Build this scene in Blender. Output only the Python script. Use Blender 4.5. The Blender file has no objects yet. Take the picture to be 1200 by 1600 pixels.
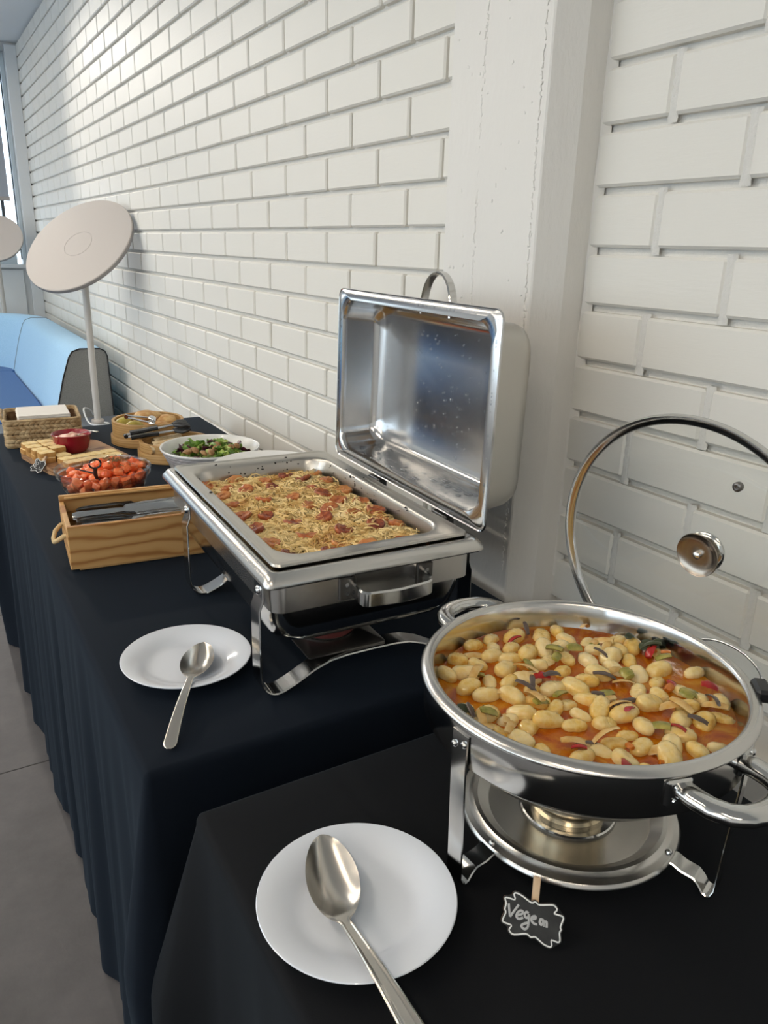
import bpy, bmesh, math, random
from mathutils import Matrix, Vector, noise, Euler

# ---------------------------------------------------------------- camera, sky, exposure
C = bpy.context.scene.collection
scn = bpy.context.scene
cam_d = bpy.data.cameras.new('camera')
cam = bpy.data.objects.new('camera', cam_d)
C.objects.link(cam)
CAM_R = ((0.859421, 0.143928, -0.490592), (-0.510546, 0.292605, -0.808533), (0.027179, 0.945339, 0.324953))
CAM_P = Vector((0, 0, 1.35))
cam.matrix_world = Matrix(CAM_R).to_4x4()
cam.location = CAM_P
cam_d.sensor_fit = 'HORIZONTAL'
cam_d.sensor_width = 36.0
cam_d.lens = 36.06
cam_d.clip_start = 0.02
scn.camera = cam

world = bpy.data.worlds.new('sky')
scn.world = world
world.use_nodes = True
bg = world.node_tree.nodes['Background']
bg.inputs['Color'].default_value = (0.80, 0.91, 1.0, 1)
bg.inputs['Strength'].default_value = 3.6

scn.view_settings.view_transform = 'Standard'
scn.view_settings.look = 'None'
scn.view_settings.gamma = 1.0
scn.view_settings.use_curve_mapping = False
scn.view_settings.exposure = 0.0
scn.cycles.max_bounces = 10
scn.cycles.diffuse_bounces = 5
scn.cycles.glossy_bounces = 6
scn.cycles.transparent_max_bounces = 16
scn.cycles.caustics_reflective = False
scn.cycles.caustics_refractive = False
scn.cycles.sample_clamp_indirect = 6.0
scn.cycles.blur_glossy = 0.5
LAMP_POWER = 41.0
SPOT_POWER = 60.0
LAMP_COLOR = (1.0, 0.885, 0.73)

def portal(name, loc, rot, sx, sy):
    l = bpy.data.lights.new(name, 'AREA')
    l.shape = 'RECTANGLE'
    l.size = sx
    l.size_y = sy
    l.cycles.is_portal = True
    o = bpy.data.objects.new(name, l)
    o.location = loc
    o.rotation_euler = rot
    C.objects.link(o)

portal('window_portal', (-0.8, 7.32, 1.9), (math.radians(-90), 0, 0), 3.3, 1.5)
portal('window_portal', (-4.72, 1.75, 1.55), (0, math.radians(-90), 0), 1.9, 8.9)

def spot_light(name, loc, target, watts, angle, radius):
    l = bpy.data.lights.new(name, 'SPOT')
    l.energy = watts
    l.spot_size = math.radians(angle)
    l.spot_blend = 1.0
    l.shadow_soft_size = radius
    l.color = (1.0, 0.93, 0.84)
    o = bpy.data.objects.new(name, l)
    o.location = loc
    o.rotation_euler = (Vector(target) - Vector(loc)).to_track_quat('-Z', 'Y').to_euler()
    C.objects.link(o)
spot_light('ceiling_spot_beam', (0.02, 6.35, 2.70), (0.96, 3.1, 1.0), 170.0, 58.0, 0.06)

rnd = random.Random(7)
PI = math.pi

# ---------------------------------------------------------------- materials
def mat(name, color, rough=0.5, metal=0.0, spec=0.5, sheen=0.0, trans=0.0, coat=0.0, sss=0.0):
    m = bpy.data.materials.new(name)
    m.use_nodes = True
    b = m.node_tree.nodes['Principled BSDF']
    b.inputs['Base Color'].default_value = (*color, 1)
    b.inputs['Roughness'].default_value = rough
    b.inputs['Metallic'].default_value = metal
    b.inputs['Specular IOR Level'].default_value = spec
    b.inputs['Sheen Weight'].default_value = sheen
    b.inputs['Transmission Weight'].default_value = trans
    b.inputs['Coat Weight'].default_value = coat
    if sss:
        b.inputs['Subsurface Weight'].default_value = sss
        b.inputs['Subsurface Radius'].default_value = (0.01, 0.006, 0.003)
        b.inputs['Subsurface Scale'].default_value = 0.5
    return m

def coords(m, scale=(1, 1, 1), kind='Object'):
    nt = m.node_tree
    tc = nt.nodes.new('ShaderNodeTexCoord')
    mp = nt.nodes.new('ShaderNodeMapping')
    mp.inputs['Scale'].default_value = scale
    nt.links.new(tc.outputs[kind], mp.inputs['Vector'])
    return mp.outputs['Vector']

def world_coords(m, scale=(1, 1, 1)):
    nt = m.node_tree
    g = nt.nodes.new('ShaderNodeNewGeometry')
    mp = nt.nodes.new('ShaderNodeMapping')
    mp.inputs['Scale'].default_value = scale
    nt.links.new(g.outputs['Position'], mp.inputs['Vector'])
    return mp.outputs['Vector']

def noise_node(m, vec, scale, detail=4, rough=0.55, dist=0.0):
    n = m.node_tree.nodes.new('ShaderNodeTexNoise')
    n.inputs['Scale'].default_value = scale
    n.inputs['Detail'].default_value = detail
    n.inputs['Roughness'].default_value = rough
    n.inputs['Distortion'].default_value = dist
    m.node_tree.links.new(vec, n.inputs['Vector'])
    return n.outputs['Fac']

def ramp(m, fac, stops):
    r = m.node_tree.nodes.new('ShaderNodeValToRGB')
    e = r.color_ramp.elements
    while len(e) < len(stops):
        e.new(0.5)
    for i, (p, c) in enumerate(stops):
        e[i].position = p
        e[i].color = (*c, 1)
    m.node_tree.links.new(fac, r.inputs['Fac'])
    return r.outputs['Color']

def base(m, sock):
    m.node_tree.links.new(sock, m.node_tree.nodes['Principled BSDF'].inputs['Base Color'])

def bump(m, fac, strength=0.3, dist=0.002):
    b = m.node_tree.nodes.new('ShaderNodeBump')
    b.inputs['Strength'].default_value = strength
    b.inputs['Distance'].default_value = dist
    m.node_tree.links.new(fac, b.inputs['Height'])
    m.node_tree.links.new(b.outputs['Normal'], m.node_tree.nodes['Principled BSDF'].inputs['Normal'])

def rough_from(m, fac, lo, hi):
    r = m.node_tree.nodes.new('ShaderNodeMapRange')
    r.inputs['To Min'].default_value = lo
    r.inputs['To Max'].default_value = hi
    m.node_tree.links.new(fac, r.inputs['Value'])
    m.node_tree.links.new(r.outputs['Result'], m.node_tree.nodes['Principled BSDF'].inputs['Roughness'])

def vary(m, c1, c2, scale, kind='Object', rough=0.5, detail=4):
    v = coords(m, kind=kind)
    f = noise_node(m, v, scale, detail, rough)
    base(m, ramp(m, f, [(0.35, c1), (0.65, c2)]))
    return f

def clear_glass(name, tint, reflect=0.06, rough=0.0):
    m = bpy.data.materials.new(name)
    m.use_nodes = True
    nt = m.node_tree
    nt.nodes.clear()
    out = nt.nodes.new('ShaderNodeOutputMaterial')
    mix = nt.nodes.new('ShaderNodeMixShader')
    tr = nt.nodes.new('ShaderNodeBsdfTransparent')
    tr.inputs['Color'].default_value = (*tint, 1)
    gl = nt.nodes.new('ShaderNodeBsdfGlossy')
    gl.inputs['Roughness'].default_value = rough
    fr = nt.nodes.new('ShaderNodeLayerWeight')
    fr.inputs['Blend'].default_value = 0.15
    mr = nt.nodes.new('ShaderNodeMapRange')
    mr.inputs['To Min'].default_value = reflect
    mr.inputs['To Max'].default_value = 0.55
    nt.links.new(fr.outputs['Fresnel'], mr.inputs['Value'])
    nt.links.new(mr.outputs['Result'], mix.inputs['Fac'])
    nt.links.new(tr.outputs[0], mix.inputs[1])
    nt.links.new(gl.outputs[0], mix.inputs[2])
    nt.links.new(mix.outputs[0], out.inputs['Surface'])
    return m

M = {}
WALL = (0.765, 0.74, 0.685)
m = M['brick'] = mat('painted_brick', WALL, 0.55, spec=0.35)
v = world_coords(m, (1, 0.35, 3.0))
f = noise_node(m, v, 60, 5, 0.65)
bump(m, f, 0.22, 0.0022)
m = M['mortar'] = mat('painted_mortar', (0.74, 0.72, 0.68), 0.6, spec=0.3)
f = noise_node(m, world_coords(m), 160, 5, 0.7)
bump(m, f, 0.6, 0.004)
m = M['plaster'] = mat('painted_concrete', (0.76, 0.735, 0.695), 0.55, spec=0.35)
f1 = noise_node(m, world_coords(m, (1, 1, 0.35)), 34, 6, 0.6)
bump(m, f1, 0.5, 0.005)
M['wall'] = mat('wall_paint', (0.72, 0.73, 0.73), 0.6, spec=0.3)
M['ceiling'] = mat('ceiling_paint', (0.74, 0.75, 0.76), 0.8, spec=0.2)
M['trim'] = mat('trim_paint', (0.72, 0.74, 0.75), 0.5)
m = M['floor'] = mat('floor_vinyl', (0.13, 0.12, 0.118), 0.55, spec=0.4)
f = noise_node(m, world_coords(m), 7, 8, 0.7)
base(m, ramp(m, f, [(0.3, (0.075, 0.070, 0.073)), (0.5, (0.096, 0.091, 0.094)), (0.72, (0.122, 0.114, 0.116))]))
f = noise_node(m, world_coords(m), 140, 4, 0.6)
bump(m, f, 0.15, 0.002)
M['floor_gap'] = mat('floor_joint', (0.03, 0.028, 0.028), 0.8)

def cloth_mat(name, c, sh):
    m = mat(name, c, 0.85, spec=0.15, sheen=sh)
    b = m.node_tree.nodes['Principled BSDF']
    b.inputs['Sheen Roughness'].default_value = 0.45
    b.inputs['Sheen Tint'].default_value = (0.40, 0.68, 1.0, 1)
    f = noise_node(m, coords(m), 900, 2, 0.5)
    bump(m, f, 0.25, 0.0006)
    return m
M['navy_cloth'] = cloth_mat('navy_cloth', (0.0036, 0.0066, 0.0125), 0.042)
M['black_cloth'] = cloth_mat('black_cloth', (0.0062, 0.0066, 0.0078), 0.03)

def steel(name, c, r, stretch=(1, 1, 1), scale=90, b=0.0, lo=None):
    m = mat(name, c, r, metal=1.0)
    f = noise_node(m, coords(m, stretch), scale, 4, 0.6)
    rough_from(m, f, r * 0.9, r * 1.12)
    if b:
        bump(m, f, b, 0.001)
    return m
M['steel'] = steel('polished_steel', (0.64, 0.63, 0.61), 0.13, scale=25)
M['brushed'] = steel('brushed_steel', (0.62, 0.60, 0.57), 0.25, (1, 30, 30), 30)
M['pan_steel'] = steel('pan_steel', (0.53, 0.505, 0.46), 0.30, (30, 1, 30), 30)
M['lid_steel'] = steel('lid_steel', (0.60, 0.60, 0.60), 0.17, (1, 1, 1), 14)
M['dark_steel'] = steel('burnt_steel', (0.20, 0.19, 0.18), 0.35, scale=50)
M['spoon_steel'] = steel('worn_steel', (0.62, 0.58, 0.52), 0.24, scale=60)
M['knife_steel'] = steel('knife_steel', (0.55, 0.55, 0.55), 0.14, scale=40)
M['chrome'] = mat('chrome', (0.75, 0.75, 0.75), 0.06, metal=1.0)
M['brass'] = mat('brassy_tin', (0.50, 0.42, 0.29), 0.22, metal=1.0)
M['washer'] = mat('brown_washer', (0.34, 0.29, 0.24), 0.25, metal=1.0)
M['black_plastic'] = mat('black_plastic', (0.012, 0.012, 0.013), 0.35)
M['hinge_black'] = mat('hinge_black', (0.018, 0.018, 0.018), 0.4)
M['china'] = mat('white_china', (0.76, 0.80, 0.87), 0.12, spec=0.5, coat=0.3)
M['white_bowl'] = mat('white_glazed', (0.80, 0.79, 0.77), 0.16, coat=0.3)
M['bowl_outside'] = mat('grey_basket_glaze', (0.45, 0.43, 0.44), 0.45)
M['lid_glass'] = clear_glass('lid_glass', (0.955, 0.96, 0.945), 0.035)
M['bowl_glass'] = clear_glass('bowl_glass', (0.975, 0.98, 0.98), 0.11)
M['pane'] = clear_glass('window_glass', (0.95, 0.97, 0.98), 0.05)
M['water'] = clear_glass('water_drop', (0.86, 0.88, 0.9), 0.16)
M['white_paint'] = mat('chalk_white', (0.80, 0.80, 0.78), 0.6)
M['chalk'] = mat('chalk_grey', (0.45, 0.45, 0.45), 0.8)
m = M['slate'] = mat('chalkboard', (0.018, 0.019, 0.020), 0.7)
vary(m, (0.013, 0.014, 0.015), (0.032, 0.033, 0.034), 60)
M['edge_wood'] = mat('sign_edge_wood', (0.16, 0.085, 0.04), 0.6)
m = M['peg_wood'] = mat('peg_wood', (0.60, 0.42, 0.27), 0.6)
vary(m, (0.56, 0.38, 0.23), (0.66, 0.48, 0.31), 40)

def wood(name, dark, mid, light, scale, rough=0.5, rings=5.0):
    m = mat(name, mid, rough, spec=0.35)
    nt = m.node_tree
    v = coords(m, scale)
    w = nt.nodes.new('ShaderNodeTexWave')
    w.wave_type = 'BANDS'
    w.bands_direction = 'Z'
    w.inputs['Scale'].default_value = rings
    w.inputs['Distortion'].default_value = 9.0
    w.inputs['Detail'].default_value = 3.0
    w.inputs['Detail Scale'].default_value = 0.9
    nt.links.new(v, w.inputs['Vector'])
    base(m, ramp(m, w.outputs['Fac'], [(0.15, light), (0.75, mid), (1.0, dark)]))
    return m
M['pine'] = wood('pine_wood', (0.37, 0.165, 0.05), (0.54, 0.30, 0.108), (0.60, 0.355, 0.145), (2.2, 5, 6), 0.45, 2.0)
M['board_wood'] = wood('board_wood', (0.20, 0.09, 0.04), (0.31, 0.16, 0.075), (0.38, 0.21, 0.10), (3, 9, 9), 0.55, 3.0)
M['bamboo'] = wood('bamboo', (0.36, 0.20, 0.07), (0.44, 0.26, 0.095), (0.48, 0.295, 0.115), (2, 2, 20), 0.5, 2.0)
m = M['rope'] = mat('rope', (0.60, 0.45, 0.25), 0.9, spec=0.1)
f = noise_node(m, coords(m), 600, 2)
bump(m, f, 0.8, 0.002)
m = M['wicker'] = mat('seagrass', (0.34, 0.23, 0.12), 0.7, spec=0.25)
vary(m, (0.33, 0.22, 0.11), (0.54, 0.41, 0.24), 55)
m = M['wicker_dark'] = mat('seagrass_inside', (0.20, 0.11, 0.055), 0.8, spec=0.2)
vary(m, (0.12, 0.06, 0.03), (0.26, 0.15, 0.075), 60)
M['paper'] = mat('napkin_paper', (0.80, 0.77, 0.73), 0.9, spec=0.1)
M['red_glaze'] = mat('red_glaze', (0.26, 0.010, 0.022), 0.18, coat=0.3)
m = M['spread'] = mat('pink_spread', (0.70, 0.40, 0.29), 0.45, sss=0.2)
m = M['toast'] = mat('toast_crumb', (0.62, 0.42, 0.18), 0.8, spec=0.2)
vary(m, (0.74, 0.52, 0.22), (0.86, 0.72, 0.42), 70)
m = M['crust'] = mat('toast_crust', (0.36, 0.17, 0.05), 0.75, spec=0.2)
vary(m, (0.40, 0.19, 0.055), (0.58, 0.33, 0.11), 60)

# sauce and stew
m = M['sauce'] = mat('oily_tomato_sauce', (0.42, 0.12, 0.012), 0.10, spec=0.28)
v = coords(m)
f = noise_node(m, v, 22, 6, 0.65, 1.2)
base(m, ramp(m, f, [(0.30, (0.22, 0.030, 0.003)), (0.44, (0.40, 0.085, 0.003)), (0.56, (0.50, 0.165, 0.005)), (0.72, (0.58, 0.27, 0.025))]))
f2 = noise_node(m, v, 120, 4, 0.6)
bump(m, f2, 0.35, 0.003)
m = M['gnocchi'] = mat('gnocchi_dough', (0.72, 0.50, 0.17), 0.16, spec=0.5, sss=0.15)
nt = m.node_tree
oi = nt.nodes.new('ShaderNodeObjectInfo')
f = noise_node(m, coords(m), 75, 4, 0.6)
mx = nt.nodes.new('ShaderNodeMath')
mx.operation = 'ADD'
sc_ = nt.nodes.new('ShaderNodeMath')
sc_.operation = 'MULTIPLY_ADD'
nt.links.new(oi.outputs['Random'], sc_.inputs[0])
sc_.inputs[1].default_value = 0.34
sc_.inputs[2].default_value = -0.17
nt.links.new(f, mx.inputs[0])
nt.links.new(sc_.outputs[0], mx.inputs[1])
base(m, ramp(m, mx.outputs[0], [(0.2, (0.82, 0.67, 0.38)), (0.45, (0.80, 0.61, 0.27)), (0.68, (0.74, 0.48, 0.12)), (0.85, (0.60, 0.28, 0.025))]))
f2 = noise_node(m, coords(m), 260, 3, 0.6)
bump(m, f2, 0.25, 0.0012)
M['pepper_red'] = mat('red_pepper', (0.36, 0.015, 0.012), 0.2)
m = M['courgette'] = mat('green_vegetable', (0.17, 0.17, 0.025), 0.25)
vary(m, (0.20, 0.19, 0.03), (0.42, 0.34, 0.08), 70)
M['carrot'] = mat('carrot_piece', (0.55, 0.16, 0.015), 0.25)
M['aubergine'] = mat('aubergine_skin', (0.10, 0.070, 0.055), 0.25)
m = M['onion'] = mat('cooked_onion', (0.50, 0.34, 0.13), 0.25, sss=0.2)
vary(m, (0.58, 0.33, 0.08), (0.72, 0.53, 0.25), 60)
m = M['broccoli'] = mat('dark_herb', (0.035, 0.045, 0.015), 0.6)

# gratin
m = M['potato'] = mat('baked_potato_base', (0.50, 0.34, 0.11), 0.5)
v = coords(m)
f = noise_node(m, v, 16, 7, 0.7)
base(m, ramp(m, f, [(0.28, (0.22, 0.08, 0.02)), (0.42, (0.46, 0.28, 0.08)), (0.6, (0.58, 0.42, 0.15)), (0.8, (0.62, 0.47, 0.20))]))
f2 = noise_node(m, v, 170, 5, 0.7)
bump(m, f2, 0.9, 0.005)
m = M['shred'] = mat('grated_potato', (0.60, 0.44, 0.16), 0.38, spec=0.4)
v = coords(m)
f = noise_node(m, v, 15, 6, 0.7)
base(m, ramp(m, f, [(0.30, (0.44, 0.17, 0.035)), (0.40, (0.66, 0.40, 0.12)), (0.49, (0.82, 0.61, 0.26)), (0.72, (0.88, 0.74, 0.42))]))
m = M['sausage'] = mat('baked_sausage', (0.30, 0.07, 0.025), 0.35)
nt = m.node_tree
oi = nt.nodes.new('ShaderNodeObjectInfo')
f = noise_node(m, coords(m), 120, 4, 0.6)
mx = nt.nodes.new('ShaderNodeMath')
mx.operation = 'MULTIPLY_ADD'
nt.links.new(oi.outputs['Random'], mx.inputs[0])
mx.inputs[1].default_value = 0.5
nt.links.new(f, mx.inputs[2])
mx2 = nt.nodes.new('ShaderNodeMath')
mx2.operation = 'SUBTRACT'
nt.links.new(mx.outputs[0], mx2.inputs[0])
mx2.inputs[1].default_value = 0.15
base(m, ramp(m, mx2.outputs[0], [(0.2, (0.11, 0.022, 0.012)), (0.42, (0.30, 0.060, 0.022)), (0.6, (0.50, 0.14, 0.035)), (0.85, (0.64, 0.27, 0.08))]))
bump(m, f, 0.6, 0.002)
M['burnt'] = mat('burnt_crumb', (0.018, 0.011, 0.008), 0.6)

# salmon, salad, bread
m = M['salmon'] = mat('salmon_flesh', (0.66, 0.15, 0.055), 0.22, sss=0.15)
nt = m.node_tree
f = noise_node(m, coords(m, (1, 1, 2.5)), 70, 4, 0.6)
oi = nt.nodes.new('ShaderNodeObjectInfo')
mx = nt.nodes.new('ShaderNodeMath')
mx.operation = 'MULTIPLY_ADD'
nt.links.new(oi.outputs['Random'], mx.inputs[0])
mx.inputs[1].default_value = 0.36
nt.links.new(f, mx.inputs[2])
base(m, ramp(m, mx.outputs[0], [(0.45, (0.76, 0.11, 0.022)), (0.72, (0.83, 0.20, 0.06)), (0.90, (0.86, 0.34, 0.16)), (1.0, (0.88, 0.50, 0.32))]))
M['herb'] = mat('dried_herb', (0.20, 0.13, 0.045), 0.8)
m = M['leaf_green'] = mat('green_leaf', (0.085, 0.17, 0.025), 0.35)
vary(m, (0.09, 0.20, 0.025), (0.26, 0.42, 0.07), 40)
m = M['leaf_pale'] = mat('pale_leaf', (0.34, 0.42, 0.10), 0.35)
vary(m, (0.38, 0.50, 0.10), (0.62, 0.68, 0.26), 40)
M['leaf_purple'] = mat('purple_leaf', (0.09, 0.018, 0.035), 0.3)
m = M['walnut'] = mat('walnut_kernel', (0.30, 0.15, 0.05), 0.5)
vary(m, (0.22, 0.10, 0.03), (0.42, 0.24, 0.10), 90)
m = M['bread'] = mat('golden_bread', (0.55, 0.30, 0.10), 0.6)
vary(m, (0.46, 0.21, 0.06), (0.66, 0.45, 0.20), 45)
m = M['tortilla'] = mat('pale_wrap', (0.62, 0.48, 0.28), 0.7)
vary(m, (0.52, 0.34, 0.16), (0.70, 0.58, 0.38), 50)
m = M['wedge'] = mat('yellow_wedge', (0.46, 0.36, 0.06), 0.4)
vary(m, (0.36, 0.28, 0.035), (0.56, 0.45, 0.11), 50)

def fabric(name, a, b2):
    m = mat(name, a, 0.95, spec=0.1, sheen=0.15)
    vary(m, a, b2, 240, detail=2)
    return m
M['sofa_light'] = fabric('pale_blue_wool', (0.33, 0.56, 0.78), (0.40, 0.63, 0.85))
M['sofa_seat'] = fabric('blue_wool', (0.030, 0.105, 0.30), (0.055, 0.16, 0.38))
M['sofa_grey'] = fabric('grey_wool', (0.22, 0.22, 0.21), (0.30, 0.30, 0.29))
M['bench_grey'] = fabric('slate_blue_wool', (0.105, 0.125, 0.155), (0.15, 0.17, 0.205))
M['seam'] = mat('dark_seam', (0.02, 0.02, 0.022), 0.9)
M['lamp_white'] = mat('lamp_shell', (0.56, 0.51, 0.475), 0.5)
M['lamp_grey'] = mat('lamp_edge', (0.35, 0.33, 0.32), 0.5)
M['pole'] = mat('lamp_pole', (0.60, 0.57, 0.53), 0.4)
M['cable'] = mat('white_cable', (0.8, 0.8, 0.8), 0.5)
M['blind'] = mat('blind_fabric', (0.33, 0.36, 0.41), 0.9, trans=0.0)
M['frame'] = mat('window_frame', (0.55, 0.62, 0.66), 0.4)
M['dark_frame'] = mat('window_gasket', (0.05, 0.06, 0.07), 0.5)

def emit(name, c, s):
    m = bpy.data.materials.new(name)
    m.use_nodes = True
    b = m.node_tree.nodes['Principled BSDF']
    b.inputs['Base Color'].default_value = (0.8, 0.8, 0.8, 1)
    b.inputs['Emission Color'].default_value = (*c, 1)
    b.inputs['Emission Strength'].default_value = s
    return m
M['spot_lens'] = emit('spot_lens', LAMP_COLOR, SPOT_POWER)
M['led'] = emit('led_diffuser', LAMP_COLOR, LAMP_POWER)

# ---------------------------------------------------------------- helpers
class MB:
    def __init__(s):
        s.v = []
        s.f = []
    def grid(s, rows, cu=False, cv=False, flip=False):
        o = len(s.v)
        n = len(rows)
        k = len(rows[0])
        for r in rows:
            s.v.extend(tuple(p) for p in r)
        for i in range(n if cv else n - 1):
            for j in range(k if cu else k - 1):
                a = o + i * k + j
                b = o + i * k + (j + 1) % k
                c = o + ((i + 1) % n) * k + (j + 1) % k
                d = o + ((i + 1) % n) * k + j
                s.f.append((a, d, c, b) if flip else (a, b, c, d))
        return o
    def cap(s, ring, flip=False):
        o = len(s.v)
        s.v.extend(tuple(p) for p in ring)
        ids = list(range(o, o + len(ring)))
        s.f.append(tuple(reversed(ids)) if flip else tuple(ids))
    def box(s, c, d, rot=None, ch=0.0):
        hx, hy, hz = d[0] / 2, d[1] / 2, d[2] / 2
        if ch <= 0:
            vs = [(x * hx, y * hy, z * hz) for x in (-1, 1) for y in (-1, 1) for z in (-1, 1)]
            fs = [(0, 1, 3, 2), (4, 6, 7, 5), (0, 4, 5, 1), (2, 3, 7, 6), (0, 2, 6, 4), (1, 5, 7, 3)]
        else:
            ch = min(ch, hx * .95, hy * .95, hz * .95)
            vs = []
            idx = {}
            for x in (-1, 1):
                for y in (-1, 1):
                    for z in (-1, 1):
                        idx[(x, y, z)] = len(vs)
                        vs += [(x * hx, y * (hy - ch), z * (hz - ch)), (x * (hx - ch), y * hy, z * (hz - ch)), (x * (hx - ch), y * (hy - ch), z * hz)]
            fs = []
            def q(keys, k):
                return [idx[kk] + k for kk in keys]
            for sg in (-1, 1):
                ord_ = [(-1, -1), (1, -1), (1, 1), (-1, 1)]
                fx = q([(sg, a, b) for a, b in ord_], 0)
                fy = q([(a, sg, b) for a, b in ord_], 1)
                fz = q([(a, b, sg) for a, b in ord_], 2)
                fs += [fx if sg > 0 else fx[::-1], fy[::-1] if sg > 0 else fy, fz if sg > 0 else fz[::-1]]
            for a in (-1, 1):
                for b in (-1, 1):
                    e = [idx[(a, b, -1)] + 0, idx[(a, b, 1)] + 0, idx[(a, b, 1)] + 1, idx[(a, b, -1)] + 1]
                    fs.append(e if a * b < 0 else e[::-1])
                    e = [idx[(a, -1, b)] + 0, idx[(a, 1, b)] + 0, idx[(a, 1, b)] + 2, idx[(a, -1, b)] + 2]
                    fs.append(e[::-1] if a * b < 0 else e)
                    e = [idx[(-1, a, b)] + 1, idx[(1, a, b)] + 1, idx[(1, a, b)] + 2, idx[(-1, a, b)] + 2]
                    fs.append(e if a * b < 0 else e[::-1])
            for k, i in idx.items():
                t = [i, i + 1, i + 2]
                fs.append(t if k[0] * k[1] * k[2] > 0 else t[::-1])
        o = len(s.v)
        c = Vector(c)
        for p in vs:
            p = Vector(p)
            if rot is not None:
                p = rot @ p
            s.v.append(tuple(p + c))
        s.f += [tuple(i + o for i in f) for f in fs]
        return s
    def lathe(s, prof, n=64, c=(0, 0, 0), rot=None):
        rows = []
        for r, z in prof:
            ring = []
            for i in range(n):
                a = 2 * PI * i / n
                p = Vector((r * math.cos(a), r * math.sin(a), z))
                if rot is not None:
                    p = rot @ p
                ring.append(p + Vector(c))
            rows.append(ring)
        s.grid(rows, cu=True)
        return s
    def tube(s, pts, r, n=10, closed=False, flat=None, up=Vector((0, 0, 1))):
        pts = [Vector(p) for p in pts]
        k = len(pts)
        rows = []
        for i, p in enumerate(pts):
            if closed:
                t = pts[(i + 1) % k] - pts[i - 1]
            else:
                t = pts[min(i + 1, k - 1)] - pts[max(i - 1, 0)]
            t.normalize()
            u = up if abs(t.dot(up)) < 0.98 else Vector((1, 0, 0))
            a = t.cross(u).normalized()
            b = a.cross(t).normalized()
            rr = r[i] if isinstance(r, (list, tuple)) else r
            ra, rb = (rr, rr) if flat is None else (rr * flat[0], rr * flat[1])
            rows.append([p + a * (ra * math.cos(2 * PI * j / n)) + b * (rb * math.sin(2 * PI * j / n)) for j in range(n)])
        s.grid(rows, cu=True, cv=closed)
        if not closed:
            s.cap(rows[0], True)
            s.cap(rows[-1])
        return s
    def strap(s, pts, side, w, t):
        """flat bar of width w along the fixed direction SIDE and thickness t, following pts"""
        side = Vector(side).normalized()
        pts = [Vector(p) for p in pts]
        rows = []
        k = len(pts)
        for i, p in enumerate(pts):
            tg = (pts[min(i + 1, k - 1)] - pts[max(i - 1, 0)]).normalized()
            nn = tg.cross(side).normalized()
            ww = w[i] if isinstance(w, (list, tuple)) else w
            a, b = side * (ww / 2), nn * (t / 2)
            e = a * (1 - min(0.3, t / ww))
            rows.append([p - a, p - e - b, p + e - b, p + a, p + e + b, p - e + b])
        s.grid(rows, cu=True)
        s.cap(rows[0], True)
        s.cap(rows[-1])
        return s
    def prism(s, poly, z0, z1):
        n = len(poly)
        lo = [(x, y, z0) for x, y in poly]
        hi = [(x, y, z1) for x, y in poly]
        s.grid([lo, hi], cu=True)
        s.cap(lo, True)
        s.cap(hi)
        return s
    def add(s, verts, faces, mtx=None):
        o = len(s.v)
        for p in verts:
            s.v.append(tuple(mtx @ Vector(p)) if mtx is not None else tuple(p))
        s.f += [tuple(i + o for i in f) for f in faces]
    def mesh(s, name, mtl, angle=35, weld=False):
        me = bpy.data.meshes.new(name)
        me.from_pydata(s.v, [], s.f)
        me.update()
        if weld or angle is not None:
            b = bmesh.new()
            b.from_mesh(me)
            if weld:
                bmesh.ops.remove_doubles(b, verts=b.verts, dist=1e-6)
            bmesh.ops.recalc_face_normals(b, faces=b.faces)
            b.to_mesh(me)
            b.free()
        if angle is not None:
            me.shade_smooth()
            me.set_sharp_from_angle(angle=math.radians(angle))
        me.materials.append(M[mtl] if isinstance(mtl, str) else mtl)
        return me
    def obj(s, name, mtl, parent=None, angle=35, weld=True, loc=None, rot=None):
        return place(name, s.mesh(name, mtl, angle, weld), parent, loc, rot)

def place(name, me, parent=None, loc=None, rot=None, scale=None):
    o = bpy.data.objects.new(name, me)
    C.objects.link(o)
    if parent is not None:
        o.parent = parent
    if loc is not None:
        o.location = loc
    if rot is not None:
        o.rotation_euler = rot
    if scale is not None:
        o.scale = scale
    return o

def tag(o, label, cat, group=None, kind=None):
    o['label'] = label
    o['category'] = cat
    if group:
        o['group'] = group
    if kind:
        o['kind'] = kind
    return o

def thing(name, label, cat, loc, rz=0.0, group=None, rot=None):
    o = bpy.data.objects.new(name, None)
    o.empty_display_size = 0.02
    C.objects.link(o)
    o.location = loc
    o.rotation_euler = rot if rot is not None else (0, 0, rz)
    return tag(o, label, cat, group)

def rrect(hx, hy, r, z, n=8):
    out = []
    for cx, cy, a0 in ((hx - r, hy - r, 0), (-hx + r, hy - r, PI / 2), (-hx + r, -hy + r, PI), (hx - r, -hy + r, 1.5 * PI)):
        for i in range(n + 1):
            a = a0 + PI / 2 * i / n
            out.append(Vector((cx + r * math.cos(a), cy + r * math.sin(a), z)))
    return out

def loft(mb, secs, n=8, cap0=False, cap1=False):
    rows = [rrect(*s, n=n) for s in secs]
    mb.grid(rows, cu=True)
    if cap0:
        mb.cap(rows[0], True)
    if cap1:
        mb.cap(rows[-1])
    return mb

def arc(c, r, a0, a1, n, ax='xz'):
    out = []
    for i in range(n + 1):
        a = a0 + (a1 - a0) * i / n
        u, w = r * math.cos(a), r * math.sin(a)
        out.append(Vector({'xz': (c[0] + u, c[1], c[2] + w), 'xy': (c[0] + u, c[1] + w, c[2]), 'yz': (c[0], c[1] + u, c[2] + w)}[ax]))
    return out

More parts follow.
